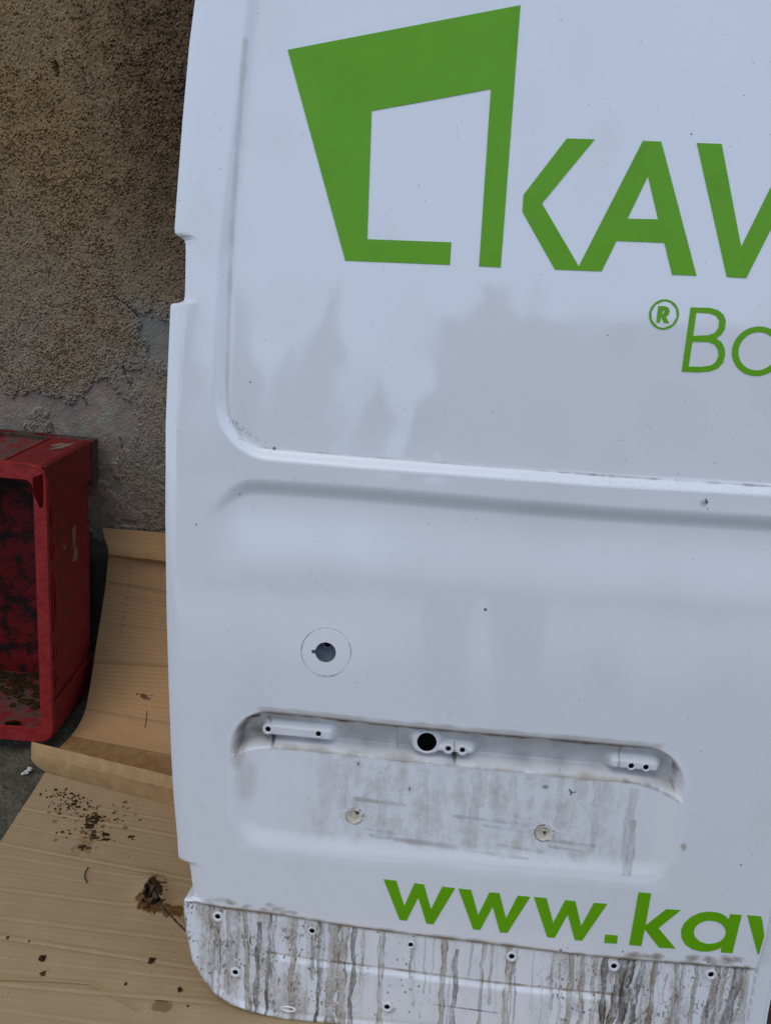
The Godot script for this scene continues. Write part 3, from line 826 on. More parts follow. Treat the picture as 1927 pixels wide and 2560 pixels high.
func build_wall() -> void:
	var wall := thing("house_wall", "brown roughcast house wall with flaking grey patches low down", "wall")
	var xs := tiers(-4.0, 4.0, [[-1.75, 0.0035], [-1.00, 0.0016], [-0.41, 0.0035], [-0.22, 0.0]])
	var ys := tiers(0.0, 3.4, [[0.0, 0.0035], [0.32, 0.0016], [1.44, 0.0035], [1.95, 0.0]])
	var nx := xs.size(); var ny := ys.size()
	var P := PackedVector3Array(); P.resize(nx * ny)
	var C := PackedColorArray(); C.resize(nx * ny)
	var rings := [poly(PEEL_A), poly(PEEL_B), poly(PEEL_C)]
	var island := poly(ISLAND)
	var cracks := [poly([-0.652, 0.884, -0.640, 0.877, -0.630, 0.868, -0.621, 0.861, -0.612, 0.845]), poly([-0.838, 0.603, -0.834, 0.585, -0.826, 0.566, -0.815, 0.556]), poly([-0.684, 0.580, -0.681, 0.565, -0.683, 0.548]), poly([-0.655, 0.742, -0.654, 0.722, -0.646, 0.705, -0.642, 0.690]), poly([-0.755, 0.668, -0.748, 0.650])]
	for j in ny:
		for i in nx:
			var x := xs[i]; var y := ys[j]
			var p := Vector2(x, y)
			var peel := -1.0
			if y < 0.90:
				var q := p + 0.016 * Vector2(noise_mid.get_noise_2d(x * 800.0, y * 800.0), noise_mid.get_noise_2d(x * 800.0 + 90.0, y * 800.0)) + 0.004 * Vector2(noise_fine.get_noise_2d(x * 900.0, y * 900.0), noise_fine.get_noise_2d(x * 900.0, y * 900.0 + 60.0))
				for r in rings: peel = maxf(peel, inside_by(q, r))
				peel = minf(peel, -inside_by(q, island))
				# below, the coat comes and goes
				if y < 0.58: peel = maxf(peel, 0.004 * (noise_mid.get_noise_2d(x * 260.0, y * 260.0) * 4.0 - 0.5) - 0.02 * maxf(0.0, (x + 0.72) * 3.0))
			var cover := 1.0 - smooth(peel / 0.0022 + 0.5)   # 1 where the roughcast is still on
			var near := smooth((x + 1.87) / 0.1) * (1.0 - smooth((x + 0.27) / 0.05)) * (1.0 - smooth((y - 1.93) / 0.1))
			var f1 := near * noise_fine.get_noise_2d(x * 1000.0, y * 1000.0)
			var m1 := noise_mid.get_noise_2d(x * 420.0, y * 420.0)
			var g1 := noise_big.get_noise_2d(x * 300.0, y * 300.0)
			var warp := 1.2 * noise_mid.get_noise_2d(x * 1500.0, y * 1500.0)
			var grain := near * noise_fine.get_noise_2d(x * 800.0 + warp, y * 800.0 - warp)
			var gran := near * noise_fine.get_noise_2d(x * 1900.0 + 40.0, y * 1900.0)
			var rough := 0.0010 * grain + 0.0007 * gran + 0.0022 * m1 + 0.0015 * g1
			var even := 0.0008 * f1 + 0.0016 * m1 + 0.0007 * gran
			var z := lerpf(-0.0048 + even, rough, cover) - 0.001
			var pit := noise_fine.get_noise_2d(x * 1500.0 + 400.0 + warp, y * 1500.0 + warp) + 0.45 * noise_fine.get_noise_2d(x * 420.0, y * 420.0 + 80.0)
			var holes := 0.36 - 0.22 * g1 - 0.26 * m1
			if pit > holes: z -= near * 0.0046 * smooth((pit - holes) * 4.0) * cover
			for cr in cracks:
				var ring: PackedVector2Array = cr
				if y > 0.90 or y < 0.54: break
				for q in ring.size() - 1:
					var dc := Geometry2D.get_closest_point_to_segment(p, ring[q], ring[q + 1]).distance_to(p) + 0.0012 * noise_fine.get_noise_2d(x * 500.0, y * 500.0)
					if dc < 0.0016: z -= 0.0065 * smooth((0.0016 - dc) / 0.0010)
			var gouge := Vector2((x + 0.716 + 0.002 * gran) / 0.0055, (y - 1.300) / 0.016).length() + 0.5 * grain
			if gouge < 1.0: z -= 0.012 * smooth((1.0 - gouge) * 2.0)
			P[j * nx + i] = Vector3(x, y, z)
			# colour: ochre brown up high, greyer towards the ground, a dark brown zone towards the door
			var h := smooth((y - 0.62) / 0.62)
			var col := Color(0.325, 0.268, 0.192).lerp(Color(0.300, 0.192, 0.076), h)
			var tint := clampf(0.5 + 1.1 * g1 + 0.25 * m1, 0.0, 1.0)
			col = col.lerp(Color(0.340, 0.215, 0.085) if tint > 0.5 else Color(0.300, 0.220, 0.125), 0.8 * absf(tint - 0.5))
			var dark_zone := smooth((x + 0.72 + 0.06 * m1) / 0.22) * smooth((y - 0.78) / 0.35)
			col = col.lerp(Color(0.080, 0.045, 0.026), 0.72 * dark_zone)
			var speck := near * noise_fine.get_noise_2d(x * 1300.0 + 31.0, y * 1300.0 + 17.0)
			if speck > 0.22: col = col.lerp(Color(0.075, 0.052, 0.036), minf(0.6, (speck - 0.22) * 2.6))
			elif speck < -0.30: col = col.lerp(Color(0.42, 0.36, 0.29), minf(0.5, (-speck - 0.30) * 2.5))
			var bare := Color(0.305, 0.268, 0.200)
			var warm := noise_mid.get_noise_2d(x * 210.0 + 70.0, y * 210.0)
			bare = bare.lerp(Color(0.370, 0.270, 0.200), clampf(warm * 1.6 + 0.1, 0.0, 0.8))
			bare = bare.lerp(Color(0.42, 0.40, 0.34), clampf(m1 * 0.9, 0.0, 0.6))
			if speck > 0.25: bare = bare.lerp(Color(0.12, 0.10, 0.08), minf(0.6, (speck - 0.25) * 2.5))
			if y < 0.86 and p.x > -0.62 and p.y > 0.70: bare = bare.lerp(Color(0.270, 0.265, 0.220), 0.7)
			if y < 0.90: col = col.lerp(bare, 0.65 * smooth((peel + 0.045) / 0.045))
			col = bare.lerp(col, cover)
			# near-black towards the ground, painting the shaded gap behind crate and cardboard
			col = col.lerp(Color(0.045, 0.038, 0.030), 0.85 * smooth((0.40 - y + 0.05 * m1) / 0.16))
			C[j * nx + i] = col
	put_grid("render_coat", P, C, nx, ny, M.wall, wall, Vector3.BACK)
	var st := start()
	add_box(st, Vector3(-4.0, -0.2, -0.45), Vector3(4.0, 3.4, -0.022))
	put("masonry_core", finish(st), M.stone, wall)

func put_grid(called: String, P: PackedVector3Array, C: PackedColorArray, nx: int, ny: int, m: Material, parent: Node, face: Vector3, skip := PackedByteArray(), uv := PackedVector2Array()) -> MeshInstance3D:
	var Nn := PackedVector3Array(); Nn.resize(nx * ny)
	for j in ny:
		for i in nx:
			var du := P[j * nx + mini(i + 1, nx - 1)] - P[j * nx + maxi(i - 1, 0)]
			var dv := P[mini(j + 1, ny - 1) * nx + i] - P[maxi(j - 1, 0) * nx + i]
			var c := du.cross(dv).normalized()
			Nn[j * nx + i] = c if c.dot(face) > 0.0 else -c
	var flip := (P[1] - P[0]).cross(P[nx] - P[0]).dot(face) < 0.0
	var idx := PackedInt32Array()
	for j in ny - 1:
		for i in nx - 1:
			var a := j * nx + i
			if skip.size() > 0 and skip[a]: continue
			var b := a + nx
			if flip: idx.append_array(PackedInt32Array([a, b + 1, b, a, a + 1, b + 1]))
			else: idx.append_array(PackedInt32Array([a, b, b + 1, a, b + 1, a + 1]))
	return put(called, mesh_from(P, Nn, idx, uv, C), m, parent)

# ---------------------------------------------------------------- ground
func build_ground() -> void:
	var xs := tiers(-45.0, 45.0, [[-1.75, 0.006], [-1.02, 0.0028], [-0.62, 0.0]])
	var zs := tiers(-0.4, 70.0, [[0.0, 0.0028], [0.70, 0.006], [1.40, 0.0]])
	var nx := xs.size(); var nz := zs.size()
	var P := PackedVector3Array(); P.resize(nx * nz)
	var C := PackedColorArray(); C.resize(nx * nz)
	for j in nz:
		for i in nx:
			var x := xs[i]; var z := zs[j]
			var near := smooth((x + 1.90) / 0.15) * (1.0 - smooth((x + 0.62) / 0.06)) * (1.0 - smooth((z - 1.40) / 0.1))
			var f := near * noise_fine.get_noise_2d(x * 600.0, z * 600.0)
			var m := near * noise_mid.get_noise_2d(x * 300.0, z * 300.0)
			var rise := 0.17 * maxf(0.0, minf(z, 24.0) - 8.0)
			P[j * nx + i] = Vector3(x, -0.0025 + (0.0012 * f + 0.0010 * m) * near + rise, z)
			var col := Color(0.070, 0.062, 0.043).lerp(Color(0.125, 0.112, 0.082), clampf(0.5 + 1.3 * m, 0.0, 1.0))
			col = col.lerp(Color(0.045, 0.042, 0.024), clampf(f * 2.2 - 0.2, 0.0, 0.85))
			# yard gravel, then a far field whose colour is lifted to paint in sunlight
			col = col.lerp(Color(0.085, 0.080, 0.072), smooth((z - 1.8) / 1.2))
			col = col.lerp(Color(0.70, 0.56, 0.48), smooth((z - 10.0 - 1.5 * noise_mid.get_noise_2d(x * 8.0, z * 8.0)) / 1.5))
			# bare earth beside the door's right foot
			col = col.lerp(Color(0.060, 0.036, 0.026), smooth((x - 0.35) / 0.08) * (1.0 - smooth((z - 1.3) / 0.3)))
			C[j * nx + i] = col
	var g := put_grid("ground", P, C, nx, nz, M.ground, self, Vector3.UP)
	tag(g, "dark gritty concrete ground along the foot of the wall", "ground", "", "structure")

# ---------------------------------------------------------------- cardboard
func row_sheet(rows: Array, n_along: int, thick: float, wobble: float) -> Array:
	# rows: [left Vector3, right Vector3]; returns points of a ruled sheet, finely divided along a smooth curve
	var pts := []
	for r in rows:
		var line := []
		for i in n_along + 1:
			var t := float(i) / n_along
			line.append((r[0] as Vector3).lerp(r[1], t))
		pts.append(line)
	return pts

func sheet_mesh(pts: Array, thick: float) -> ArrayMesh:
	# both faces and the cut edges of a board
	var nr := pts.size(); var nc: int = pts[0].size()
	var nrm := []
	for j in nr:
		var line := []
		for i in nc:
			var du: Vector3 = pts[j][mini(i + 1, nc - 1)] - pts[j][maxi(i - 1, 0)]
			var dv: Vector3 = pts[mini(j + 1, nr - 1)][i] - pts[maxi(j - 1, 0)][i]
			line.append(dv.cross(du).normalized())
		nrm.append(line)
	var st := SurfaceTool.new()
	st.begin(Mesh.PRIMITIVE_TRIANGLES)
	var idx := 0
	for side in 2:
		for j in nr:
			for i in nc:
				st.set_smooth_group(0)
				st.set_uv(Vector2(float(i) / (nc - 1), float(j) / (nr - 1)))
				st.set_normal(nrm[j][i] * (1.0 if side == 0 else -1.0))
				st.add_vertex(pts[j][i] - (Vector3.ZERO if side == 0 else nrm[j][i] * thick))
	for side in 2:
		var o := side * nr * nc
		for j in nr - 1:
			for i in nc - 1:
				var a := o + j * nc + i; var b := a + nc
				var q := [a, a + 1, b + 1, a, b + 1, b] if side == 0 else [a, b + 1, a + 1, a, b, b + 1]
				for k in q: st.add_index(k)
	# rim
	var border := []
	for i in nc: border.append([0, i])
	for j in range(1, nr): border.append([j, nc - 1])
	for i in range(nc - 2, -1, -1): border.append([nr - 1, i])
	for j in range(nr - 2, 0, -1): border.append([j, 0])
	var base := 2 * nr * nc
	var n := border.size()
	for k in n:
		var b0: Array = border[k]; var b1: Array = border[(k + 1) % n]
		var p: Vector3 = pts[b0[0]][b0[1]]; var q: Vector3 = pts[b1[0]][b1[1]]
		var out: Vector3 = (q - p).cross(nrm[b0[0]][b0[1]]).normalized()
		var p2: Vector3 = p - nrm[b0[0]][b0[1]] * thick; var q2: Vector3 = q - nrm[b1[0]][b1[1]] * thick
		for s in [p, q, q2, p2]:
			st.set_normal(out)
			st.set_uv(Vector2(0.5, 0.5))
			st.add_vertex(s)
		for s in [0, 1, 2, 0, 2, 3]: st.add_index(base + s)
		base += 4
	return st.commit()

func curve_rows(rows: Array, steps: int) -> Array:
	# smooth rows between the given ones (Catmull-Rom)
	var out := []
	for k in rows.size() - 1:
		var a: Array = rows[maxi(k - 1, 0)]; var b: Array = rows[k]; var c: Array = rows[k + 1]; var d: Array = rows[mini(k + 2, rows.size() - 1)]
		for s in steps:
			var t := float(s) / steps
			out.append([b[0].cubic_interpolate(c[0], a[0], d[0], t), b[1].cubic_interpolate(c[1], a[1], d[1], t)])
	out.append(rows[-1])
	return out

func build_cardboard() -> void:
	var sheet := thing("cardboard_sheet", "unfolded brown cardboard leaning on the wall with its front edge folded up", "cardboard")
	# right ends run on behind the door
	var ext := func(l: Vector3, r: Vector3, f: float) -> Array: return [l, l + (r - l) * f]
	var flap := [ext.call(Vector3(-0.745, 0.359, 0.012), Vector3(-0.599, 0.353, 0.012), 3.0), ext.call(Vector3(-0.741, 0.337, 0.019), Vector3(-0.599, 0.331, 0.019), 3.0),
		ext.call(Vector3(-0.731, 0.318, 0.030), Vector3(-0.598, 0.306, 0.030), 3.0), ext.call(Vector3(-0.729, 0.306, 0.034), Vector3(-0.599, 0.295, 0.034), 3.0)]
	put("top_flap", sheet_mesh(row_sheet(curve_rows(flap, 4), 30, 0.004, 0.0), 0.004), M.card_up, sheet)
	var main := [ext.call(Vector3(-0.729, 0.3055, 0.0345), Vector3(-0.599, 0.2945, 0.0345), 3.0), ext.call(Vector3(-0.729, 0.302, 0.035), Vector3(-0.599, 0.291, 0.035), 3.0), ext.call(Vector3(-0.730, 0.292, 0.026), Vector3(-0.602, 0.281, 0.028), 3.0), ext.call(Vector3(-0.737, 0.284, 0.023), Vector3(-0.604, 0.272, 0.026), 3.0), ext.call(Vector3(-0.745, 0.225, 0.037), Vector3(-0.598, 0.212, 0.048), 3.0),
		ext.call(Vector3(-0.752, 0.156, 0.070), Vector3(-0.592, 0.148, 0.085), 3.0), ext.call(Vector3(-0.750, 0.101, 0.125), Vector3(-0.575, 0.106, 0.140), 3.0), ext.call(Vector3(-0.740, 0.057, 0.190), Vector3(-0.560, 0.066, 0.203), 3.0),
		ext.call(Vector3(-0.729, 0.028, 0.255), Vector3(-0.528, 0.030, 0.290), 3.0), ext.call(Vector3(-0.731, 0.013, 0.292), Vector3(-0.515, 0.014, 0.330), 3.0), ext.call(Vector3(-0.735, 0.0105, 0.330), Vector3(-0.505, 0.0105, 0.369), 3.0)]
	var rows := curve_rows(main, 10)
	var pts := row_sheet(rows, 60, 0.004, 0.0)
	for j in pts.size():
		for i in pts[j].size():
			var p: Vector3 = pts[j][i]
			var n := Vector3(0, 0.6, 0.8)
			var s: float = float(j) / pts.size()
			pts[j][i] = p + n * (0.0008 * noise_mid.get_noise_2d(p.x * 160.0, s * 60.0) + 0.0008 * noise_big.get_noise_2d(p.x * 160.0, s * 60.0) - 0.0014 * exp(-pow((s - 0.42 - 0.02 * sin(i * 0.1)) * 90.0, 2.0)) - 0.0012 * exp(-pow((s - 0.63) * 90.0, 2.0)))
	put("leaning_panel", sheet_mesh(pts, 0.004), M.card_up, sheet)
	var foot := [ext.call(Vector3(-0.735, 0.0103, 0.3302), Vector3(-0.505, 0.0103, 0.3692), 3.0), ext.call(Vector3(-0.737, 0.0085, 0.3330), Vector3(-0.503, 0.0085, 0.3730), 3.0), ext.call(Vector3(-0.745, 0.009, 0.365), Vector3(-0.490, 0.009, 0.420), 3.0)]
	put("foot_strip", sheet_mesh(row_sheet(curve_rows(foot, 5), 40, 0.004, 0.0), 0.004), M.card_foot, sheet)
	var lip := [ext.call(Vector3(-0.757, 0.008, 0.372), Vector3(-0.470, 0.010, 0.440), 3.0), ext.call(Vector3(-0.770, 0.035, 0.392), Vector3(-0.464, 0.036, 0.463), 3.0), ext.call(Vector3(-0.7735, 0.0570, 0.4020), Vector3(-0.461, 0.0575, 0.4735), 3.0), ext.call(Vector3(-0.7735, 0.0585, 0.4045), Vector3(-0.461, 0.0590, 0.4760), 3.0),
		ext.call(Vector3(-0.7715, 0.0545, 0.4110), Vector3(-0.459, 0.0550, 0.4820), 3.0), ext.call(Vector3(-0.7695, 0.0440, 0.4195), Vector3(-0.456, 0.0440, 0.4900), 3.0), ext.call(Vector3(-0.7690, 0.0415, 0.4210), Vector3(-0.456, 0.0415, 0.4915), 3.0), ext.call(Vector3(-0.7690, 0.0300, 0.4240), Vector3(-0.456, 0.0280, 0.4930), 3.0),
		ext.call(Vector3(-0.7560, 0.0140, 0.4270), Vector3(-0.4565, 0.0140, 0.4945), 3.0), ext.call(Vector3(-0.7400, 0.0052, 0.4290), Vector3(-0.457, 0.0052, 0.4955), 3.0)]
	var lp := row_sheet(curve_rows(lip, 4), 80, 0.003, 0.0)
	for j in lp.size():
		for i in lp[j].size():
			var p: Vector3 = lp[j][i]
			lp[j][i] = p + Vector3(0, 0.0010, 0.0008) * noise_mid.get_noise_2d(p.x * 300.0, j * 4.0) * (1.0 if j < lp.size() - 4 else 0.0)
	put("folded_lip", sheet_mesh(lp, 0.0025), M.card_lip, sheet)
	# the sheet on the ground, in front and under the door
	var floor_sheet := thing("cardboard_sheet", "flat brown cardboard lying on the ground under the van door, torn and stained", "cardboard")
	var xs := lines_between(-0.742, 0.36, -0.742, -0.24, 0.0026, 1.25)
	var zs := lines_between(0.385, 1.35, 0.385, 0.925, 0.0013, 1.25)
	var nx := xs.size(); var nz := zs.size()
	var cr := [[-0.703, 0.532, -0.427, 0.571, 1.3], [-0.74, 0.612, -0.371, 0.662, 1.1], [-0.712, 0.665, -0.389, 0.693, 0.5], [-0.691, 0.705, -0.422, 0.721, 0.7], [-0.662, 0.758, -0.349, 0.776, 0.6], [-0.644, 0.792, -0.322, 0.819, 0.9], [-0.626, 0.826, -0.436, 0.833, 0.5], [-0.604, 0.867, -0.282, 0.871, 1.1], [-0.584, 0.904, -0.456, 0.911, 0.6],
		[-0.74, 0.497, -0.45, 0.535, 0.5], [-0.74, 0.635, -0.40, 0.672, 0.35], [-0.68, 0.730, -0.40, 0.748, 0.35], [-0.73, 0.570, -0.43, 0.612, 0.5], [-0.62, 0.846, -0.35, 0.851, 0.4]]
	var tear := poly([-0.442, 0.673, -0.438, 0.71, -0.423, 0.716, -0.407, 0.712, -0.419, 0.7, -0.432, 0.684])
	var slit := poly([-0.410, 0.711, -0.352, 0.757, -0.352, 0.760, -0.411, 0.7145])
	var P := PackedVector3Array(); P.resize(nx * nz)
	var UV := PackedVector2Array(); UV.resize(nx * nz)
	var skip := PackedByteArray(); skip.resize(nx * nz)
	var mound := Vector2(-0.43, 0.69)
	for j in nz:
		for i in nx:
			var x := xs[i]; var z := zs[j]
			# the cut edge on the left is not quite straight
			var xe := x + 0.004 * (1.0 - smooth((x + 0.742) / 0.03)) * noise_mid.get_noise_2d(0.0, z * 90.0)
			var y := 0.0040 + 0.0011 * noise_big.get_noise_2d(x * 130.0, z * 150.0) + 0.00009 * sin((z - 0.12 * (x + 0.74) * (1.0 - smooth((z - 0.55) / 0.4))) * TAU / 0.0105)
			for c in cr:
				var t: float = (x - c[0]) / (c[2] - c[0])
				var zc: float = lerpf(c[1], c[3], t) + 0.0007 * noise_mid.get_noise_2d(x * 70.0, c[1] * 900.0)
				var d := z - zc
				if absf(d) < 0.03:
					var f: float = c[4] * (0.7 + 0.6 * noise_mid.get_noise_2d(x * 40.0 + 30.0, c[1] * 500.0))
					y += 1.5 * f * (-0.0013 * exp(-pow(d / 0.0016, 2.0)) + 0.0009 * exp(-pow((d + 0.0040) / 0.0032, 2.0)) + 0.0005 * exp(-pow((d - 0.010) / 0.010, 2.0)))
			var p := Vector2(x, z)
			if p.distance_to(mound) < 0.12:
				var e := -inside_by(p, tear)
				if e > 0.0: y += 0.011 * exp(-pow(e / 0.018, 2.0)) * clampf(0.4 + (0.715 - z) * 18.0, 0.1, 1.0)
				if inside_by(p, tear) > -0.0008 or inside_by(p, slit) > 0.0: skip[j * nx + i] = 1
				y += 0.004 * exp(-pow(inside_by(p, slit) / 0.010, 2.0)) * (1.0 if z < 0.735 + (x + 0.38) * 0.8 else 0.2)
			# wrinkles near the door corner
			if x > -0.48 and z > 0.60:
				y += 0.0016 * maxf(0.0, noise_mid.get_noise_2d(x * 260.0 + z * 160.0, z * 90.0)) * smooth((x + 0.48) / 0.08)
			var under := smooth((x + 0.30) / 0.05) * smooth((z - 0.80) / 0.04)
			y = lerpf(y, minf(y, 0.0030), under)
			P[j * nx + i] = Vector3(xe, maxf(y, 0.0012), z)
			UV[j * nx + i] = Vector2((x + 0.742) / 0.52, (z - 0.385) / 0.56)
	put_grid("board", P, PackedColorArray(), nx, nz, M.card_floor, floor_sheet, Vector3.UP, skip, UV)
	var st := start()
	for j in nz - 1:
		quad(st, P[j * nx], P[(j + 1) * nx], Vector3(P[(j + 1) * nx].x, -0.001, P[(j + 1) * nx].z), Vector3(P[j * nx].x, -0.001, P[j * nx].z))
	for i in nx - 1:
		var a := P[(nz - 1) * nx + i]; var b := P[(nz - 1) * nx + i + 1]
		quad(st, Vector3(a.x, -0.001, a.z), a, b, Vector3(b.x, -0.001, b.z))
	put("cut_edge", finish(st), M.card_lip, floor_sheet)
	st = start()
	for t in [[Vector3(-0.441, 0.008, 0.675), Vector3(-0.426, 0.020, 0.689), Vector3(-0.433, 0.006, 0.700)], [Vector3(-0.432, 0.012, 0.684), Vector3(-0.415, 0.014, 0.706), Vector3(-0.427, 0.004, 0.704)], [Vector3(-0.440, 0.006, 0.704), Vector3(-0.424, 0.010, 0.703), Vector3(-0.428, 0.004, 0.716)]]:
		for s in [0, 1, 2]: st.add_vertex(t[s])
		for s in [0, 2, 1]: st.add_vertex(t[s] - Vector3(0, 0.0012, 0))
	put("torn_flap", finish(st), M.card_wet, floor_sheet)

func card_texture() -> ImageTexture:
	# colour of the ground sheet: flute shading of the paper, crush marks and stains
	var w := 1040; var h := 1120   # 0.5 mm a pixel
	var b := PackedByteArray(); b.resize(w * h * 3)
	var spots := []
	for s in [[-0.56, 0.82, .0055], [-0.39, 0.812, .0055], [-0.332, 0.854, .0042], [-0.417, 0.85, .0028], [-0.631, 0.79, .0026], [-0.595, 0.793, .0022], [-0.314, 0.877, .0022], [-0.549, 0.842, .005]]: spots.append(s)
	for y in h:
		var z := 0.385 + y * 0.0005
		for x in w:
			var u := -0.742 + x * 0.0005
			var zz := z - 0.12 * (u + 0.74) * (1.0 - smooth((z - 0.55) / 0.4))
			var f := 0.5 + 0.5 * sin(zz * TAU / 0.0068)
			var n := noise_fine.get_noise_2d(x * 0.8, y * 0.8)
			var m := noise_mid.get_noise_2d(x * 0.2, y * 0.25)
			var k := 1.0 + 0.014 * f + 0.06 * n + 0.03 * m
			b[(y * w + x) * 3] = clampi(int(163 * k), 0, 255)
			b[(y * w + x) * 3 + 1] = clampi(int(138 * k), 0, 255)
			b[(y * w + x) * 3 + 2] = clampi(int(103 * k), 0, 255)
	var dye := func(u: float, z: float, ru: float, rz: float, c: Color, a: float, rag: float) -> void:
		var cx := (u + 0.742) / 0.0005; var cy := (z - 0.385) / 0.0005
		var rx := ru / 0.0005; var ry := rz / 0.0005
		for yy in range(maxi(0, int(cy - ry * 1.4)), mini(h, int(cy + ry * 1.4) + 1)):
			for xx in range(maxi(0, int(cx - rx * 1.4)), mini(w, int(cx + rx * 1.4) + 1)):
				var d := Vector2((xx - cx) / rx, (yy - cy) / ry).length() + rag * noise_mid.get_noise_2d(xx * 0.9, yy * 0.9)
				var t := a * smooth((1.0 - d) * 3.0)
				if t <= 0.0: continue
				var i := (yy * w + xx) * 3
				b[i] = int(lerpf(b[i], c.r8, t)); b[i + 1] = int(lerpf(b[i + 1], c.g8, t)); b[i + 2] = int(lerpf(b[i + 2], c.b8, t))
	# damp stain round the tear
	dye.call(-0.425, 0.716, 0.028, 0.014, Color(0.32, 0.19, 0.09), 0.85, 0.5)
	dye.call(-0.385, 0.722, 0.034, 0.013, Color(0.36, 0.23, 0.11), 0.75, 0.5)
	dye.call(-0.446, 0.706, 0.010, 0.010, Color(0.40, 0.26, 0.13), 0.8, 0.5)
	dye.call(-0.43, 0.69, 0.020, 0.026, Color(0.13, 0.09, 0.06), 0.8, 0.7)
	dye.call(-0.352, 0.880, 0.018, 0.010, Color(0.46, 0.34, 0.20), 0.7, 0.2)
	dye.call(-0.350, 0.871, 0.016, 0.0012, Color(0.15, 0.11, 0.08), 0.8, 0.6)
	for s in spots:
		dye.call(s[0], s[1], s[2], s[2], Color(0.25, 0.17, 0.10), 0.9, 0.8)
	for k in 80:
		var g := rng.randf()
		dye.call(-0.74 + rng.randf() * 0.46, 0.42 + g * 0.48, rng.randf_range(0.0006, 0.0016), rng.randf_range(0.0006, 0.0016), Color(0.27, 0.20, 0.13), rng.randf_range(0.2, 0.7), 0.6)
	# earth smears round the crumbs
	for k in 46:
		var p := Vector2(-0.60, 0.535) + Vector2(rng.randfn() * 0.055, rng.randfn() * 0.028)
		dye.call(p.x, p.y, rng.randf_range(0.002, 0.007), rng.randf_range(0.002, 0.005), Color(0.27, 0.19, 0.11), rng.randf_range(0.25, 0.75), 1.0)
	dye.call(-0.585, 0.600, 0.02, 0.025, Color(0.40, 0.30, 0.19), 0.35, 0.9)
	var im := Image.create_from_data(w, h, false, Image.FORMAT_RGB8, b)
	return ImageTexture.create_from_image(im)

func strip_texture() -> ImageTexture:
	# paper of the leaning sheet: rows of flutes, a few crushed lines, a scuffed tear and a row of dents
	var w := 512; var h := 1024
	var b := PackedByteArray(); b.resize(w * h * 3)
	for y in h:
		for x in w:
			var f := sin(y * TAU / 13.0)
			var lines := 0.0
			for c in [[0.27, .8], [0.395, 1.0], [0.64, .9], [0.80, .7], [0.52, .4]]:
				lines += c[1] * exp(-pow((float(y) / h - c[0] - 0.0015 * sin(x * 0.016 + c[0] * 40.0)) * 170.0, 2.0))
			var k := 1.0 + 0.026 * f + 0.06 * noise_fine.get_noise_2d(x * 0.9, y * 0.9) + 0.02 * noise_mid.get_noise_2d(x * 0.5, y * 0.25) - 0.13 * lines
			var dent := Vector2((x - 66.0 - (y - 400) * -0.05) / 8.0, 0.0).length()
			if y > 330 and y < 560 and dent < 1.0 and (y / 11) % 2 == 0: k -= 0.10 * (1.0 - dent)
			var scuff := Vector2((x - 120.0) / 16.0, (y - 752.0) / 9.0).length() + 0.9 * noise_mid.get_noise_2d(x * 1.6, y * 1.6)
			if scuff < 0.75: k -= 0.42
			if absf(x - 124.0 + (y - 820) * 0.05) < 1.2 and y > 790 and y < 860: k -= 0.4
			var o := (y * w + x) * 3
			b[o] = clampi(int(186 * k), 0, 255); b[o + 1] = clampi(int(150 * k), 0, 255); b[o + 2] = clampi(int(110 * k), 0, 255)
	return ImageTexture.create_from_image(Image.create_from_data(w, h, false, Image.FORMAT_RGB8, b))

# ---------------------------------------------------------------- crate
func ring_mesh(outer: PackedVector2Array, inner: PackedVector2Array, z0: float, z1: float) -> ArrayMesh:
	var st := start()
	var n := outer.size()
	for i in n:
		var j := (i + 1) % n
		var a := outer[i]; var b := outer[j]; var c := inner[i]; var d := inner[j]
		quad(st, Vector3(a.x, a.y, z1), Vector3(c.x, c.y, z1), Vector3(d.x, d.y, z1), Vector3(b.x, b.y, z1))
		quad(st, Vector3(a.x, a.y, z0), Vector3(b.x, b.y, z0), Vector3(d.x, d.y, z0), Vector3(c.x, c.y, z0))
		quad(st, Vector3(a.x, a.y, z0), Vector3(a.x, a.y, z1), Vector3(b.x, b.y, z1), Vector3(b.x, b.y, z0))
		quad(st, Vector3(c.x, c.y, z0), Vector3(d.x, d.y, z0), Vector3(d.x, d.y, z1), Vector3(c.x, c.y, z1))
	return finish(st)

func round_rect(x0: float, y0: float, x1: float, y1: float, r: float, seg := 6) -> PackedVector2Array:
	var p := PackedVector2Array()
	for c in [[x1 - r, y0 + r, -PI / 2], [x1 - r, y1 - r, 0.0], [x0 + r, y1 - r, PI / 2], [x0 + r, y0 + r, PI]]:
		for i in seg + 1:
			var a: float = c[2] + PI / 2 * i / seg
			p.append(Vector2(c[0] + r * cos(a), c[1] + r * sin(a)))
	return p

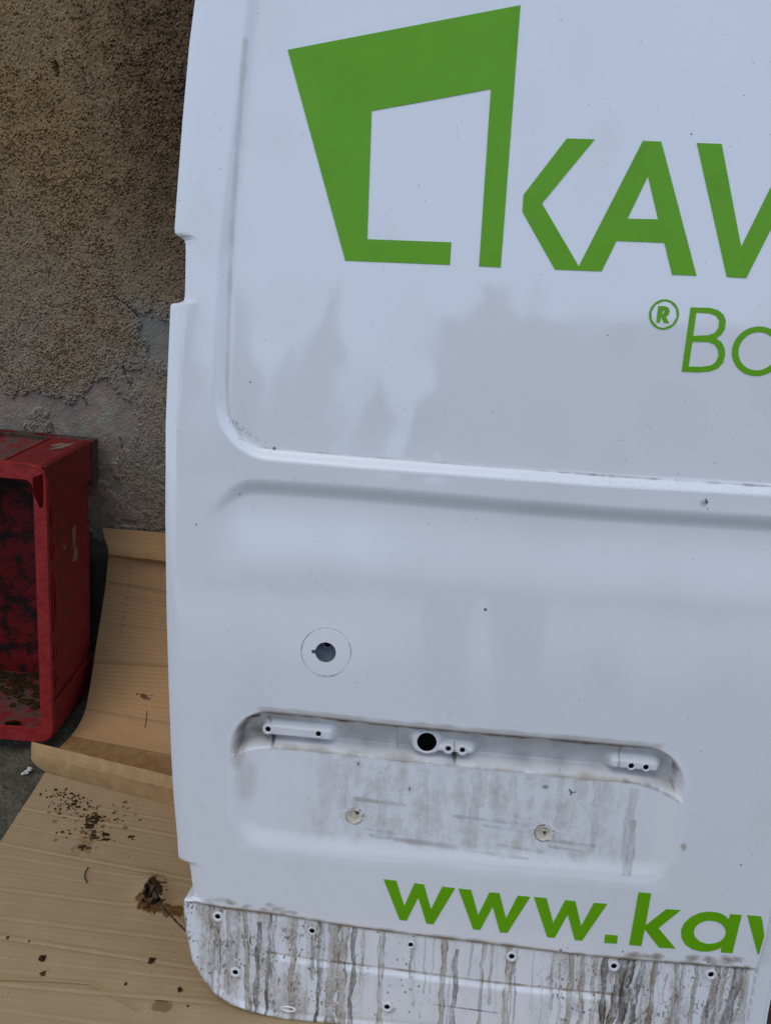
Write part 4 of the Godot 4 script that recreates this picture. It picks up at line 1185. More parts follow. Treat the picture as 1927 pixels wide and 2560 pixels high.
func build_crate() -> void:
	var crate := thing("plastic_crate", "red plastic crate stood on end against the wall, its open side facing out", "crate")
	crate.transform = Transform3D(Basis.from_euler(Vector3(0, 0, 0)), Vector3(-0.752, 0.026, 0.367))
	crate.basis = Basis(Vector3.UP, deg_to_rad(3.0)) * Basis(Vector3.BACK, deg_to_rad(-4.6)) * Basis(Vector3.RIGHT, deg_to_rad(-7.1))
	put("rim", ring_mesh(round_rect(-0.4, 0.0, 0.0, 0.6, 0.030), round_rect(-0.376, 0.030, -0.0235, 0.570, 0.018), -0.006, 0.0), M.red_rim, crate)
	put("rim_fold", ring_mesh(round_rect(-0.4, 0.0, 0.0, 0.6, 0.030), round_rect(-0.3975, 0.0025, -0.0025, 0.5975, 0.0285), -0.012, -0.005), M.red_rim, crate)
	var st := start()
	add_box(st, Vector3(-0.0150, 0.012, -0.250), Vector3(-0.0110, 0.588, -0.005), 0.001)   # right wall
	put("side_wall", finish(st), M.red_side, crate)
	st = start()
	add_box(st, Vector3(-0.390, 0.012, -0.250), Vector3(-0.386, 0.588, -0.005), 0.001)
	put("side_wall", finish(st), M.red_side, crate)
	st = start()
	add_box(st, Vector3(-0.386, 0.584, -0.250), Vector3(-0.0110, 0.588, -0.005), 0.001)
	put("upper_wall", finish(st), M.red_stipple, crate)
	st = start()
	add_box(st, Vector3(-0.386, 0.016, -0.246), Vector3(-0.0155, 0.584, -0.241), 0.001)
	put("base_panel", finish(st), M.red_mould, crate)
	# lower wall with a row of lens-shaped openings by the rim
	var low := CSGCombiner3D.new()
	low.name = "lower_wall"; crate.add_child(low, true)
	var plate := CSGBox3D.new()
	plate.size = Vector3(0.370, 0.004, 0.243); plate.position = Vector3(-0.2005, 0.0155, -0.1265); plate.material = M.red_dusty
	low.add_child(plate)
	for k in 5:
		var cut := CSGPolygon3D.new()
		cut.operation = CSGShape3D.OPERATION_SUBTRACTION
		var q := PackedVector2Array()
		for i in 20:
			var a := TAU * i / 20
			q.append(Vector2(0.0225 * signf(cos(a)) * pow(absf(cos(a)), 1.25), 0.0155 * signf(sin(a)) * pow(absf(sin(a)), 1.15)))
		cut.polygon = q
		cut.depth = 0.03
		cut.rotation.x = -PI / 2
		cut.position = Vector3(-0.092 - 0.064 * k, 0.030, -0.032)
		cut.material = M.red_rim
		low.add_child(cut)
	# corner blocks and the ribs that meet them
	st = start()
	add_box(st, Vector3(-0.0112, 0.508, -0.250), Vector3(-0.0040, 0.597, -0.013), 0.0025)
	add_box(st, Vector3(-0.086, 0.5878, -0.250), Vector3(-0.0105, 0.5968, -0.013), 0.0025)
	put("corner_block", finish(st), M.red_side, crate)
	st = start()
	add_box(st, Vector3(-0.0112, 0.003, -0.250), Vector3(-0.0040, 0.080, -0.013), 0.0025)
	add_box(st, Vector3(-0.086, 0.0032, -0.250), Vector3(-0.0105, 0.0132, -0.013), 0.0025)
	put("corner_block", finish(st), M.red_side, crate)
	for x in [-0.088, -0.20, -0.312]:
		st = start()
		add_box(st, Vector3(x - 0.0015, 0.586, -0.248), Vector3(x + 0.0015, 0.5985, -0.019), 0.0008)
		put("rib", finish(st), M.red_rim, crate)
	# broken corner of the rim: flat patch painting a sunken pocket's shade, rounded lip
	st = start()
	for t in [[Vector3(-0.0235, 0.575, 0.0008), Vector3(-0.004, 0.586, 0.0008), Vector3(-0.0055, 0.520, 0.0008)], [Vector3(-0.0235, 0.575, 0.0008), Vector3(-0.0055, 0.520, 0.0008), Vector3(-0.0120, 0.516, 0.0008)], [Vector3(-0.0235, 0.575, 0.0008), Vector3(-0.0120, 0.516, 0.0008), Vector3(-0.0230, 0.545, 0.0008)]]:
		for s in [0, 1, 2]: st.add_vertex(t[s])
	put("broken_corner", finish(st), M.red_deep, crate)
	put("corner_lip", tube([Vector3(-0.030, 0.598, -0.002), Vector3(-0.014, 0.596, -0.002), Vector3(-0.005, 0.588, -0.002), Vector3(-0.0015, 0.572, -0.002), Vector3(-0.0015, 0.530, -0.002), Vector3(-0.003, 0.516, -0.002)], 0.0032, 8), M.red_rim, crate)
	# hand holes and slots along the right wall, shade inside painted on discs
	for s in [[0.489, 0.017, 0.005], [0.416, 0.017, 0.005], [0.300, 0.060, 0.008], [0.190, 0.017, 0.005], [0.124, 0.017, 0.005]]:
		var slot := Node3D.new(); slot.name = "slot"; crate.add_child(slot, true)
		slot.position = Vector3(-0.0108, s[0], -0.044)
		slot.rotation.y = PI / 2
		var o := ellipse(Vector2.ZERO, s[2] + 0.0035, s[1] + 0.0035, 28)
		var n := ellipse(Vector2.ZERO, s[2], s[1], 28)
		put("slot_rim", ring_mesh(o, n, -0.001, 0.0055), M.red_rim, slot)
		st = start()
		for i in 28:
			st.add_vertex(Vector3(0, 0, 0.0006)); st.add_vertex(Vector3(n[(i + 1) % 28].x, n[(i + 1) % 28].y, 0.0006)); st.add_vertex(Vector3(n[i].x, n[i].y, 0.0006))
		put("slot_shade", finish(st), M.red_deep, slot)
	# shreds of an old paper label
	for q: Array in [[[-0.150, 0.405], [-0.150, 0.425], [-0.172, 0.428], [-0.165, 0.385], [-0.158, 0.372]], [[-0.146, 0.352], [-0.158, 0.372], [-0.176, 0.380], [-0.178, 0.352], [-0.168, 0.345]], [[-0.100, 0.402], [-0.104, 0.407], [-0.118, 0.394], [-0.115, 0.390], [-0.108, 0.396]]]:
		st = start()
		for i in range(1, q.size() - 1):
			for c in [q[0], q[i + 1], q[i]]: st.add_vertex(Vector3(-0.0100, c[1], c[0]))
			for c in [q[0], q[i], q[i + 1]]: st.add_vertex(Vector3(-0.0108, c[1], c[0]))
		put("label_scrap", finish(st), M.paper, crate)
	for q: Array in [[[-0.050, -0.13], [-0.030, -0.155], [-0.022, -0.215], [-0.042, -0.19], [-0.046, -0.15]], [[-0.060, -0.17], [-0.050, -0.20], [-0.040, -0.20], [-0.050, -0.16]]]:
		st = start()
		for i in range(1, q.size() - 1):
			for c in [q[0], q[i], q[i + 1]]: st.add_vertex(Vector3(c[0], 0.5976, c[1]))
			for c in [q[0], q[i + 1], q[i]]: st.add_vertex(Vector3(c[0], 0.5966, c[1]))
		put("label_scrap", finish(st), M.paper, crate)
	# stacking frame at the back, caked with dirt
	var frame := CSGCombiner3D.new()
	frame.name = "stacking_frame"; crate.add_child(frame, true)
	var body := CSGBox3D.new()
	body.size = Vector3(0.392, 0.100, 0.034); body.position = Vector3(-0.198, 0.545, -0.2685); body.material = M.red_caked
	frame.add_child(body)
	for k in 5:
		var cut := CSGPolygon3D.new()
		cut.operation = CSGShape3D.OPERATION_SUBTRACTION
		cut.polygon = PackedVector2Array([Vector2(-0.036, 0), Vector2(-0.012, -0.010), Vector2(0.012, -0.010), Vector2(0.036, 0), Vector2(0.012, 0.010), Vector2(-0.012, 0.010)])
		cut.depth = 0.03
		cut.rotation.x = -PI / 2
		cut.position = Vector3(-0.110 - 0.085 * k, 0.6, -0.2690)
		cut.material = M.red_side
		frame.add_child(cut)

func build_small_things() -> void:
	rng.seed = 77
	# soil and rotted leaves in the crate
	var at := Transform3D(Basis(Vector3.UP, deg_to_rad(3.0)) * Basis(Vector3.BACK, deg_to_rad(-4.6)) * Basis(Vector3.RIGHT, deg_to_rad(-7.1)), Vector3(-0.752, 0.026, 0.367))
	var st := start()
	for k in 240:
		var p := Vector3(-0.025 - rng.randf() * 0.33, 0.0185, -0.055 - sqrt(rng.randf()) * 0.18)
		if p.z > -0.09 and rng.randf() < 0.6: continue
		var s := rng.randf_range(0.003, 0.011)
		lump(st, p, Vector3(s * rng.randf_range(0.8, 1.8), s * 0.5, s), k)
	var deb := put("dirt_debris", finish(st), M.soil, self)
	deb.transform = at
	tag(deb, "dark soil and rotted leaf bits lying inside the red crate", "debris", "", "stuff")
	var bits := [[Vector3(-0.028, 0.024, -0.135), 0.0045, "small white crumb on the soil inside the red crate, the farther one"], [Vector3(-0.054, 0.023, -0.085), 0.0035, "tiny white crumb on the soil inside the red crate, nearer the rim"]]
	for b in bits:
		st = start()
		lump(st, b[0], Vector3(b[1], b[1] * 0.8, b[1]), 5)
		var o := put("white_crumb", finish(st), M.white_bit, self)
		o.transform = at
		tag(o, b[2], "crumb", "white crumbs in and by the crate")
	st = start()
	lump(st, Vector3(0, 0.004, 0), Vector3(0.0062, 0.0050, 0.0055), 3)
	lump(st, Vector3(0.0045, 0.0070, -0.006), Vector3(0.0050, 0.0048, 0.0055), 4)
	lump(st, Vector3(-0.0055, 0.003, 0.0035), Vector3(0.0036, 0.0030, 0.0034), 6)
	var wc := put("white_crumb", finish(st), M.white_bit, self)
	wc.position = Vector3(-0.781, 0.0, 0.431)
	tag(wc, "white lumpy crumb on the dark concrete beside the folded cardboard lip", "crumb", "white crumbs in and by the crate")
	# crumbs of earth on the flat cardboard
	st = start()
	var heads := [[-0.685, 0.485, .030, 30], [-0.640, 0.500, .030, 40], [-0.600, 0.540, .018, 46], [-0.592, 0.556, .012, 26], [-0.580, 0.578, .018, 34], [-0.555, 0.583, .015, 22], [-0.590, 0.606, .012, 20], [-0.660, 0.515, .025, 26], [-0.505, 0.578, .010, 8], [-0.60, 0.55, .06, 46]]
	var k2 := 1000
	for hd in heads:
		for i in hd[3]:
			var s := rng.randf_range(0.0007, 0.0022) * (1.6 if rng.randf() < 0.12 else 1.0)
			lump(st, Vector3(hd[0] + rng.randfn() * hd[2] * 0.55, 0.0052, hd[1] + rng.randfn() * hd[2] * 0.28), Vector3(s * 1.4, s * 0.8, s), k2)
			k2 += 1
	tag(put("soil_crumbs", finish(st), M.soil, self), "dark crumbs of earth scattered on the flat cardboard below its folded lip", "soil crumbs", "", "stuff")
	# earth showing in the tear
	st = start()
	for i in 50:
		var s := rng.randf_range(0.002, 0.005)
		lump(st, Vector3(-0.428 + rng.randfn() * 0.009, 0.001, 0.700 + rng.randfn() * 0.010), Vector3(s, s * 0.7, s), 3000 + i)
	tag(put("soil_in_tear", finish(st), M.soil, self), "dark wet earth showing through the tear in the flat cardboard", "soil", "", "stuff")
	var clods := [[-0.561, 0.821, .0052, "dark brown seed-sized clod on the flat cardboard near the picture's lower left"], [-0.391, 0.811, .0050, "dark brown clod on the flat cardboard close to the door's rounded bottom corner"], [-0.333, 0.853, .0036, "small dark clod on the flat cardboard right beside the door's curved foot"]]
	for c in clods:
		st = start()
		lump(st, Vector3.ZERO, Vector3(c[2], c[2] * 0.6, c[2] * 0.9), int(c[2] * 99999))
		var o := put("dirt_clod", finish(st), M.soil, self)
		o.position = Vector3(c[0], 0.0062, c[1])
		tag(o, c[3], "clod", "dirt clods on the cardboard")
	tag(put("twig", tube([Vector3(-0.559, 0.0068, 0.650), Vector3(-0.5595, 0.0085, 0.660), Vector3(-0.556, 0.0080, 0.672), Vector3(-0.548, 0.0068, 0.681)], 0.0011), M.bark, self), "short dark curved twig lying on the flat cardboard", "twig")
	tag(put("straw", tube([Vector3(-0.640, 0.0078, 0.8615), Vector3(-0.608, 0.0078, 0.860), Vector3(-0.54, 0.0090, 0.8575), Vector3(-0.469, 0.0085, 0.857), Vector3(-0.43, 0.0085, 0.872), Vector3(-0.382, 0.0070, 0.890)], 0.0008), M.straw, self), "thin bent yellow straw lying across the flat cardboard", "straw")

# ---------------------------------------------------------------- the far side of the yard, seen in the paint
func build_trees() -> void:
	var st := start()
	var g := RandomNumberGenerator.new(); g.seed = 9
	for t: Array in [[-13.5, 20.0, 7.6], [-11.2, 20.0, 8.4], [-9.0, 20.5, 7.4], [-7.3, 20.0, 8.6], [-5.6, 20.0, 8.8], [-4.5, 21.0, 7.8], [-3.3, 20.0, 9.1], [-1.9, 20.5, 6.4], [-0.6, 21.0, 4.6], [11.6, 20.0, 9.4], [13.4, 20.0, 8.4]]:
		var base := Vector3(t[0], 2.0, t[1]); var hgt: float = t[2]
		for s in 6:
			var a := TAU * s / 6; var b := TAU * (s + 1) / 6
			quad(st, base + Vector3(cos(a), 0, sin(a)) * 0.2, base + Vector3(0.05, hgt, 0), base + Vector3(0, hgt, 0), base + Vector3(cos(b), 0, sin(b)) * 0.2)
		for k in 900:
			var f := pow(g.randf(), 1.15)
			var y := 0.1 + f * (hgt - 0.5)
			var r := (1.0 - f) * hgt * 0.25 + 0.12
			var a := g.randf() * TAU
			var inn := base + Vector3(cos(a) * r * 0.1, y, sin(a) * r * 0.1)
			var tip := base + Vector3(cos(a) * r * g.randf_range(0.75, 1.15), y - r * 0.35, sin(a) * r)
			var side := Vector3(-sin(a), 0.2, cos(a)) * (0.10 + r * 0.12)
			var mid := inn.lerp(tip, 0.6)
			quad(st, inn, mid + side, tip, mid - side)
	tag(put("tree_line", finish(st), M.needles, self), "row of dark conifers mirrored faintly in the white door paint", "trees", "", "stuff")

func build_barn() -> void:
	var barn := thing("farm_building", "dark farm building across the yard, mirrored faintly in the right of the door", "building")
	barn.position = Vector3(4.9, 1.6, 19.0)
	var st := start()
	add_box(st, Vector3(-4.75, -0.5, 0.0), Vector3(5.2, 7.6, 7.0), 0.02)
	put("wall", finish(st), M.barn, barn)
	st = start()
	var a := [Vector3(-5.1, 7.3, -0.5), Vector3(5.5, 7.3, -0.5), Vector3(5.5, 8.75, 3.5), Vector3(-5.1, 8.75, 3.5), Vector3(-5.1, 7.3, 7.5), Vector3(5.5, 7.3, 7.5)]
	for lift in [0.0, 0.18]:
		var q := []
		for p in a: q.append(p + Vector3(0, lift, 0))
		quad(st, q[0], q[3], q[2], q[1])
		quad(st, q[3], q[4], q[5], q[2])
	quad(st, a[0], a[0] + Vector3(0, 0.18, 0), a[1] + Vector3(0, 0.18, 0), a[1])
	var roof := put("roof", finish(st), M.barn_roof, barn)
	st = start()
	add_box(st, Vector3(-3.9, 7.6, 1.6), Vector3(-3.1, 9.5, 2.3), 0.02)
	put("chimney", finish(st), M.barn, roof)
	for x in [-3.2, -0.6, 3.4]:
		for y in [3.4, 6.0]:
			st = start()
			add_box(st, Vector3(x - 0.5, y - 0.6, -0.06), Vector3(x + 0.5, y + 0.6, 0.02), 0.01)
			var w := put("window", finish(st), M.barn_frame, barn)
			st = start()
			add_box(st, Vector3(x - 0.42, y - 0.52, -0.066), Vector3(x + 0.42, y + 0.52, -0.05))
			put("pane", finish(st), M.pane, w)
	st = start()
	add_box(st, Vector3(0.6, -0.4, -0.05), Vector3(2.4, 2.4, 0.02), 0.01)
	put("door", finish(st), M.barn_frame, barn)

# ---------------------------------------------------------------- the photographer, mirrored faintly in the paint
func build_person() -> void:
	# joints: from, to, radius, radius; one smooth surface meshed from their blended distances
	var o := Vector3(0.17, -0.02, 1.98)
	var bones := []
	for s in [-1.0, 1.0]:
		bones.append([o + Vector3(0.095 * s, 0.90, 0.0), o + Vector3(0.105 * s, 0.49, -0.03), 0.092, 0.062])
		bones.append([o + Vector3(0.105 * s, 0.49, -0.03), o + Vector3(0.110 * s, 0.09, 0.02), 0.060, 0.043])
		bones.append([o + Vector3(0.110 * s, 0.05, 0.03), o + Vector3(0.125 * s, 0.035, -0.15), 0.045, 0.036])
		bones.append([o + Vector3(0.185 * s, 1.38, 0.02), o + Vector3(0.235 * s, 1.11, 0.03), 0.056, 0.046])
	bones.append([o + Vector3(-0.235, 1.11, 0.03), o + Vector3(-0.215, 1.11, -0.20), 0.045, 0.032])
	bones.append([o + Vector3(0.235, 1.11, 0.03), o + Vector3(-0.03, 1.10, -0.21), 0.045, 0.032])
	bones.append([o + Vector3(-0.215, 1.11, -0.21), o + Vector3(-0.185, 1.14, -0.27), 0.034, 0.024])
	bones.append([o + Vector3(-0.03, 1.10, -0.22), o + Vector3(-0.095, 1.13, -0.27), 0.034, 0.024])
	bones.append([o + Vector3(-0.06, 0.96, 0.0), o + Vector3(0.06, 0.96, 0.0), 0.125, 0.125])
	bones.append([o + Vector3(0.0, 1.02, 0.0), o + Vector3(0.0, 1.30, 0.0), 0.135, 0.140])
	bones.append([o + Vector3(-0.12, 1.38, 0.01), o + Vector3(0.12, 1.38, 0.01), 0.085, 0.085])
	bones.append([o + Vector3(0.0, 1.42, 0.0), o + Vector3(0.0, 1.54, -0.02), 0.058, 0.055])
	bones.append([o + Vector3(0.0, 1.58, -0.045), o + Vector3(0.0, 1.66, -0.015), 0.078, 0.092])
	bones.append([o + Vector3(0.0, 1.595, -0.115), o + Vector3(0.0, 1.565, -0.135), 0.013, 0.017])
	var lo := o + Vector3(-0.36, -0.04, -0.36); var cell := 0.022
	var nx := 33; var ny := 83; var nz := 25
	var f := PackedFloat32Array(); f.resize(nx * ny * nz); f.fill(1.0)
	for b in bones:
		var p0: Vector3 = b[0]; var p1: Vector3 = b[1]
		var r := maxf(b[2], b[3]) + 0.07
		var a := ((p0.min(p1) - Vector3.ONE * r - lo) / cell).floor(); var c := ((p0.max(p1) + Vector3.ONE * r - lo) / cell).ceil()
		for z in range(maxi(0, int(a.z)), mini(nz, int(c.z) + 1)):
			for y in range(maxi(0, int(a.y)), mini(ny, int(c.y) + 1)):
				for x in range(maxi(0, int(a.x)), mini(nx, int(c.x) + 1)):
					var p := lo + Vector3(x, y, z) * cell
					var t := clampf((p - p0).dot(p1 - p0) / (p1 - p0).length_squared(), 0.0, 1.0)
					var d: float = p.distance_to(p0.lerp(p1, t)) - lerpf(b[2], b[3], t)
					var k := (z * ny + y) * nx + x
					var h := clampf(0.5 + 0.5 * (f[k] - d) / 0.035, 0.0, 1.0)
					f[k] = lerpf(f[k], d, h) - 0.035 * h * (1.0 - h)
	var vid := {}
	var V := PackedVector3Array(); var N := PackedVector3Array(); var C := PackedColorArray()
	for z in nz - 1:
		for y in ny - 1:
			for x in nx - 1:
				var sum := Vector3.ZERO; var n := 0; var grad := Vector3.ZERO
				var v8 := []
				for q in 8: v8.append(f[((z + (q >> 2)) * ny + y + ((q >> 1) & 1)) * nx + x + (q & 1)])
				for e in [[0, 1], [2, 3], [4, 5], [6, 7], [0, 2], [1, 3], [4, 6], [5, 7], [0, 4], [1, 5], [2, 6], [3, 7]]:
					var a: float = v8[e[0]]; var b: float = v8[e[1]]
					if (a < 0.0) != (b < 0.0):
						var pa := Vector3(e[0] & 1, (e[0] >> 1) & 1, e[0] >> 2); var pb := Vector3(e[1] & 1, (e[1] >> 1) & 1, e[1] >> 2)
						sum += pa.lerp(pb, a / (a - b)); n += 1
				if n == 0: continue
				for q in 8: grad += (Vector3(q & 1, (q >> 1) & 1, q >> 2) - Vector3.ONE * 0.5) * v8[q]
				var p := lo + (Vector3(x, y, z) + sum / n) * cell
				vid[(z * ny + y) * nx + x] = V.size()
				V.append(p); N.append(grad.normalized())
				var rel := p - o
				var col := Color(0.030, 0.034, 0.045)
				if rel.y < 0.07: col = Color(0.02, 0.02, 0.02)
				elif rel.y > 0.99: col = Color(0.055, 0.060, 0.070)
				if rel.y > 1.50: col = Color(0.45, 0.27, 0.19)
				if rel.y > 1.66 or (rel.y > 1.56 and rel.z > 0.0): col = Color(0.035, 0.022, 0.015)
				if rel.z < -0.215 and rel.y > 0.9 and rel.y < 1.2: col = Color(0.45, 0.27, 0.19)
				C.append(col)
	var idx := PackedInt32Array()
	for z in range(1, nz - 1):
		for y in range(1, ny - 1):
			for x in range(1, nx - 1):
				var k := (z * ny + y) * nx + x
				for ax in [[1, nx, ny * nx], [nx, ny * nx, 1], [ny * nx, 1, nx]]:
					if (f[k] < 0.0) == (f[k + ax[0]] < 0.0): continue
					var q := [vid.get(k - ax[1] - ax[2], -1), vid.get(k - ax[2], -1), vid.get(k, -1), vid.get(k - ax[1], -1)]
					if q.has(-1): continue
					if f[k] < 0.0: q.reverse()
					idx.append_array(PackedInt32Array([q[0], q[1], q[2], q[0], q[2], q[3]]))
	var m := plain(Color.WHITE, 0.85)
	m.vertex_color_use_as_albedo = true
	var body := put("person", mesh_from(V, N, idx, PackedVector2Array(), C), m, self)
	body.scale = Vector3(1.0, 0.955, 1.0)
	tag(body, "person in dark clothes taking the picture, mirrored faintly in the white door", "person")

# ---------------------------------------------------------------- materials
func noise_bump(freq: float, strength: float, size := 512) -> NoiseTexture2D:
	var t := NoiseTexture2D.new()
	t.width = size; t.height = size; t.seamless = true; t.as_normal_map = true; t.bump_strength = strength
	var n := FastNoiseLite.new(); n.frequency = freq; n.seed = 5; n.fractal_octaves = 3
	t.noise = n
	return t

func ramp_noise(freq: float, ramp: Array, size := 512, seed_value := 3) -> NoiseTexture2D:
	var t := NoiseTexture2D.new()
	t.width = size; t.height = size; t.seamless = true
	var n := FastNoiseLite.new(); n.frequency = freq; n.seed = seed_value; n.fractal_octaves = 5; n.fractal_gain = 0.62
	n.domain_warp_enabled = true; n.domain_warp_amplitude = 18.0; n.domain_warp_frequency = 0.02
	t.noise = n
	var g := Gradient.new()
	g.offsets = PackedFloat32Array(ramp.map(func(r): return r[0]))
	g.colors = PackedColorArray(ramp.map(func(r): return r[1]))
	t.color_ramp = g
	return t

func tri(m: StandardMaterial3D, scale: float) -> StandardMaterial3D:
	m.uv1_triplanar = true
	m.uv1_scale = Vector3.ONE * scale
	return m

func red(c: Color, rough: float, mould := 0.0, dust := 0.0) -> StandardMaterial3D:
	var m := plain(Color.WHITE, rough)
	var ramp := [[0.0, c.darkened(0.25)], [0.5, c], [1.0, c.lightened(0.08)]]
	if mould > 0.0: ramp = [[0.0, Color(0.09, 0.05, 0.05)], [0.27, Color(0.16, 0.06, 0.06)], [0.42, c.darkened(0.4)], [0.56, c.darkened(0.05)], [1.0, c.lightened(0.04)]]
	if dust > 0.0: ramp = [[0.0, Color(0.20, 0.16, 0.13)], [0.38, Color(0.36, 0.28, 0.25)], [0.56, c.lerp(Color(0.45, 0.33, 0.32), 0.55)], [0.75, c], [1.0, c.lightened(0.12)]]
	m.albedo_texture = ramp_noise(0.009 if mould + dust > 0.0 else 0.012, ramp, 512, int(rough * 100.0) + int(mould * 10))
	m.normal_enabled = true
	m.normal_texture = noise_bump(0.08, 2.0, 256)
	m.normal_scale = 0.35
	return tri(m, 3.6 if mould > 0.0 else 4.0)

func build_materials() -> void:
	var paint := plain(Color.WHITE, 0.13)
	paint.albedo_texture = door_texture()
	paint.metallic_specular = 0.75
	paint.roughness = 1.0
	paint.roughness_texture = door_gloss()
	paint.roughness_texture_channel = BaseMaterial3D.TEXTURE_CHANNEL_RED
	M.paint = paint
	M.paint_clean = plain(Color(0.86, 0.86, 0.85), 0.35)
	M.paint_disc = plain(Color(0.89, 0.89, 0.88), 0.10)
	M.paint_disc.metallic_specular = 0.75
	M.paint_shop = plain(Color(0.50, 0.53, 0.57), 0.35)
	M.cavity = plain(Color(0.07, 0.07, 0.075), 0.8)  # kept near-black so the door holes look dark: shade put into colour
	M.black = plain(Color(0.01, 0.01, 0.01), 0.9)
	M.cream = tri(plain(Color.WHITE, 0.6), 30.0)
	M.cream.albedo_texture = ramp_noise(0.03, [[0.0, Color(0.62, 0.57, 0.47)], [0.5, Color(0.78, 0.74, 0.66)], [1.0, Color(0.88, 0.86, 0.80)]], 128)
	M.vinyl = tri(plain(Color.WHITE, 0.22), 2.0)
	M.vinyl.albedo_texture = ramp_noise(0.012, [[0.0, Color(0.385, 0.62, 0.055)], [0.45, Color(0.40, 0.645, 0.06)], [0.8, Color(0.405, 0.65, 0.07)], [1.0, Color(0.43, 0.66, 0.13)]], 512, 8)
	M.vinyl.metallic_specular = 0.35
	M.wall = plain(Color.WHITE, 0.95)
	M.wall.vertex_color_use_as_albedo = true
	M.wall.metallic_specular = 0.2
	M.wall.normal_enabled = true
	M.wall.normal_texture = noise_bump(0.12, 6.0)
	M.wall.normal_scale = 0.3
	tri(M.wall, 7.0)
	M.stone = plain(Color(0.42, 0.38, 0.33), 0.95)
	M.ground = tri(plain(Color.WHITE, 0.92), 5.0)
	M.ground.normal_enabled = true
	M.ground.normal_texture = noise_bump(0.10, 5.0)
	M.ground.normal_scale = 0.5
	M.ground.vertex_color_use_as_albedo = true
	M.ground.metallic_specular = 0.25
	var tan_ramp := [[0.0, Color(0.62, 0.49, 0.34)], [0.5, Color(0.69, 0.56, 0.40)], [1.0, Color(0.75, 0.62, 0.46)]]
	var strip := plain(Color(1.0, 0.99, 0.96), 0.85)
	strip.albedo_texture = strip_texture()
	strip.metallic_specular = 0.2
	M.card_up = strip
	for k in [["card_lip", Color(1, 0.99, 0.97)], ["card_foot", Color(0.86, 0.82, 0.76)]]:
		var m := plain(k[1], 0.85)
		m.albedo_texture = ramp_noise(0.02, tan_ramp)
		m.metallic_specular = 0.25
		M[k[0]] = tri(m, 3.0)
	M.card_wet = plain(Color(0.30, 0.20, 0.12), 0.8)
	M.card_floor = plain(Color.WHITE, 0.85)
	M.card_floor.metallic_specular = 0.25
	M.card_floor.albedo_texture = card_texture()
	M.red_rim = red(Color(0.60, 0.11, 0.09), 0.65)
	M.red_side = red(Color(0.46, 0.04, 0.03), 0.65)
	M.red_stipple = red(Color(0.46, 0.08, 0.07), 0.6, 0.0, 0.6)
	M.red_mould = red(Color(0.52, 0.06, 0.045), 0.6, 0.7)
	M.red_dusty = red(Color(0.50, 0.09, 0.09), 0.7, 0.0, 0.6)
	M.red_caked = tri(plain(Color.WHITE, 0.9), 6.0)
	M.red_caked.albedo_texture = ramp_noise(0.03, [[0.0, Color(0.19, 0.14, 0.11)], [0.6, Color(0.30, 0.24, 0.19)], [1.0, Color(0.42, 0.26, 0.20)]], 256)
	M.red_deep = plain(Color(0.30, 0.035, 0.03), 0.8)
	M.red_deep.metallic_specular = 0.15
	M.paper = plain(Color(0.50, 0.40, 0.35), 0.8)
	M.soil = tri(plain(Color.WHITE, 0.95), 20.0)
	M.soil.albedo_texture = ramp_noise(0.05, [[0.0, Color(0.12, 0.09, 0.06)], [0.6, Color(0.25, 0.19, 0.125)], [1.0, Color(0.38, 0.30, 0.20)]], 128)
	M.soil.metallic_specular = 0.2
	M.white_bit = plain(Color(0.82, 0.80, 0.76), 0.8)
	M.bark = plain(Color(0.14, 0.10, 0.07), 0.9)
	M.straw = plain(Color(0.66, 0.57, 0.33), 0.7)
	M.barn = plain(Color(0.44, 0.42, 0.40), 0.9)
	M.barn_roof = plain(Color(0.36, 0.32, 0.30), 0.85)
	M.barn_frame = plain(Color(0.20, 0.17, 0.14), 0.8)
	M.pane = plain(Color(0.10, 0.12, 0.13), 0.1)
	M.needles = plain(Color.from_rgba8(52, 60, 46), 0.9)

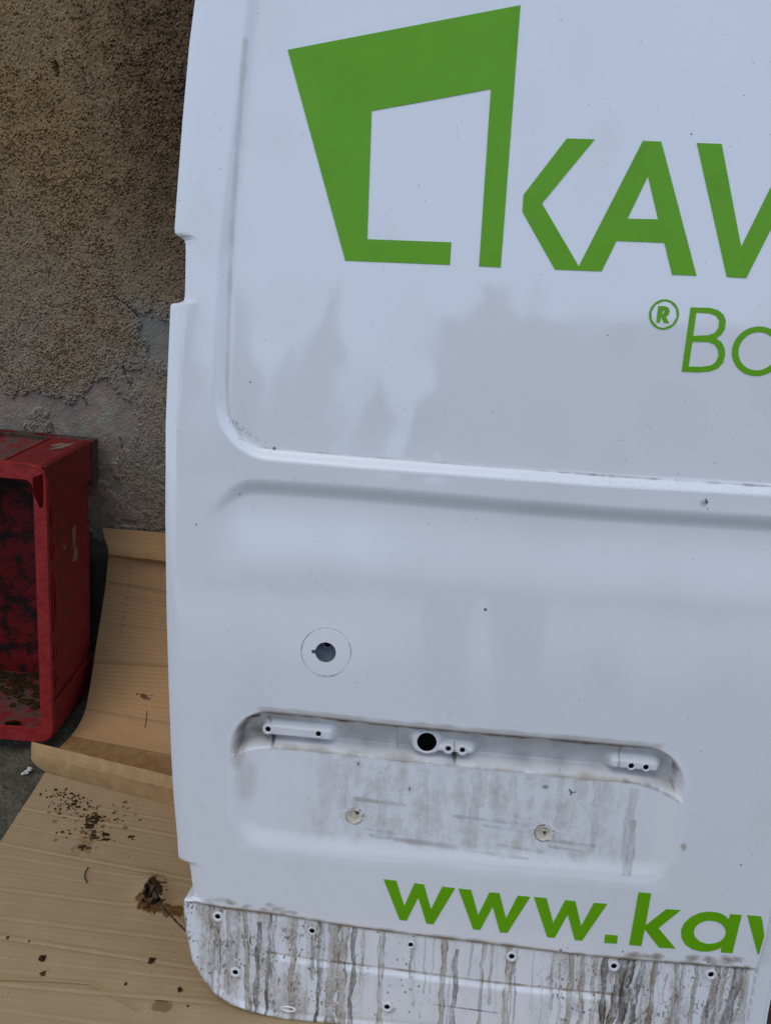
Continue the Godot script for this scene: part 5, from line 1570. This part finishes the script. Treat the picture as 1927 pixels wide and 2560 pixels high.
func _ready() -> void:
	rng.seed = 4242
	noise_fine.seed = 1; noise_fine.noise_type = FastNoiseLite.TYPE_SIMPLEX_SMOOTH; noise_fine.frequency = 0.16; noise_fine.fractal_octaves = 2
	noise_mid.seed = 2; noise_mid.noise_type = FastNoiseLite.TYPE_SIMPLEX_SMOOTH; noise_mid.frequency = 0.04; noise_mid.fractal_octaves = 3
	noise_big.seed = 3; noise_big.noise_type = FastNoiseLite.TYPE_SIMPLEX_SMOOTH; noise_big.frequency = 0.012; noise_big.fractal_octaves = 3
	noise_cell.seed = 4; noise_cell.noise_type = FastNoiseLite.TYPE_CELLULAR; noise_cell.frequency = 0.19; noise_cell.fractal_type = FastNoiseLite.FRACTAL_NONE
	# camera
	var cam := Camera3D.new()
	cam.name = "camera"
	cam.keep_aspect = Camera3D.KEEP_HEIGHT
	cam.fov = rad_to_deg(2.0 * atan(1280.0 / 1922.0))
	cam.near = 0.05; cam.far = 400.0
	add_child(cam)
	var fwd := Vector3(-0.04781128, -0.40673664, -0.91229348).normalized()
	var right := Vector3(0.99788955, 0.02072591, -0.06153761).normalized()
	cam.transform = Transform3D(Basis(right, right.cross(fwd).normalized(), -fwd), Vector3(0, 1.14, 1.60))
	cam.current = true
	# overcast daylight
	var env := Environment.new()
	env.background_mode = Environment.BG_SKY
	var sky_mat := ProceduralSkyMaterial.new()
	sky_mat.sky_top_color = Color(0.692, 0.782, 0.935)
	sky_mat.sky_horizon_color = Color(0.802, 0.862, 0.955)
	sky_mat.sky_curve = 0.2
	sky_mat.ground_horizon_color = Color(0.42, 0.40, 0.38)
	sky_mat.ground_bottom_color = Color(0.25, 0.23, 0.21)
	var sky := Sky.new(); sky.sky_material = sky_mat
	env.sky = sky
	env.tonemap_mode = Environment.TONE_MAPPER_LINEAR
	env.tonemap_exposure = 1.67
	env.sdfgi_enabled = true; env.ssao_enabled = true; env.ssil_enabled = true
	var we := WorldEnvironment.new(); we.name = "environment"; we.environment = env
	add_child(we)
	var sun := DirectionalLight3D.new()
	sun.name = "sun"
	sun.light_energy = 0.15; sun.light_color = Color(1.0, 0.96, 0.90); sun.light_angular_distance = 25.0; sun.shadow_enabled = true
	add_child(sun)
	sun.look_at_from_position(Vector3(-1.5, 9.0, 3.0), Vector3.ZERO)
	build_materials()
	build_ground()
	build_wall()
	build_door()
	build_crate()
	build_cardboard()
	build_small_things()
	build_trees()
	build_barn()
	build_person()
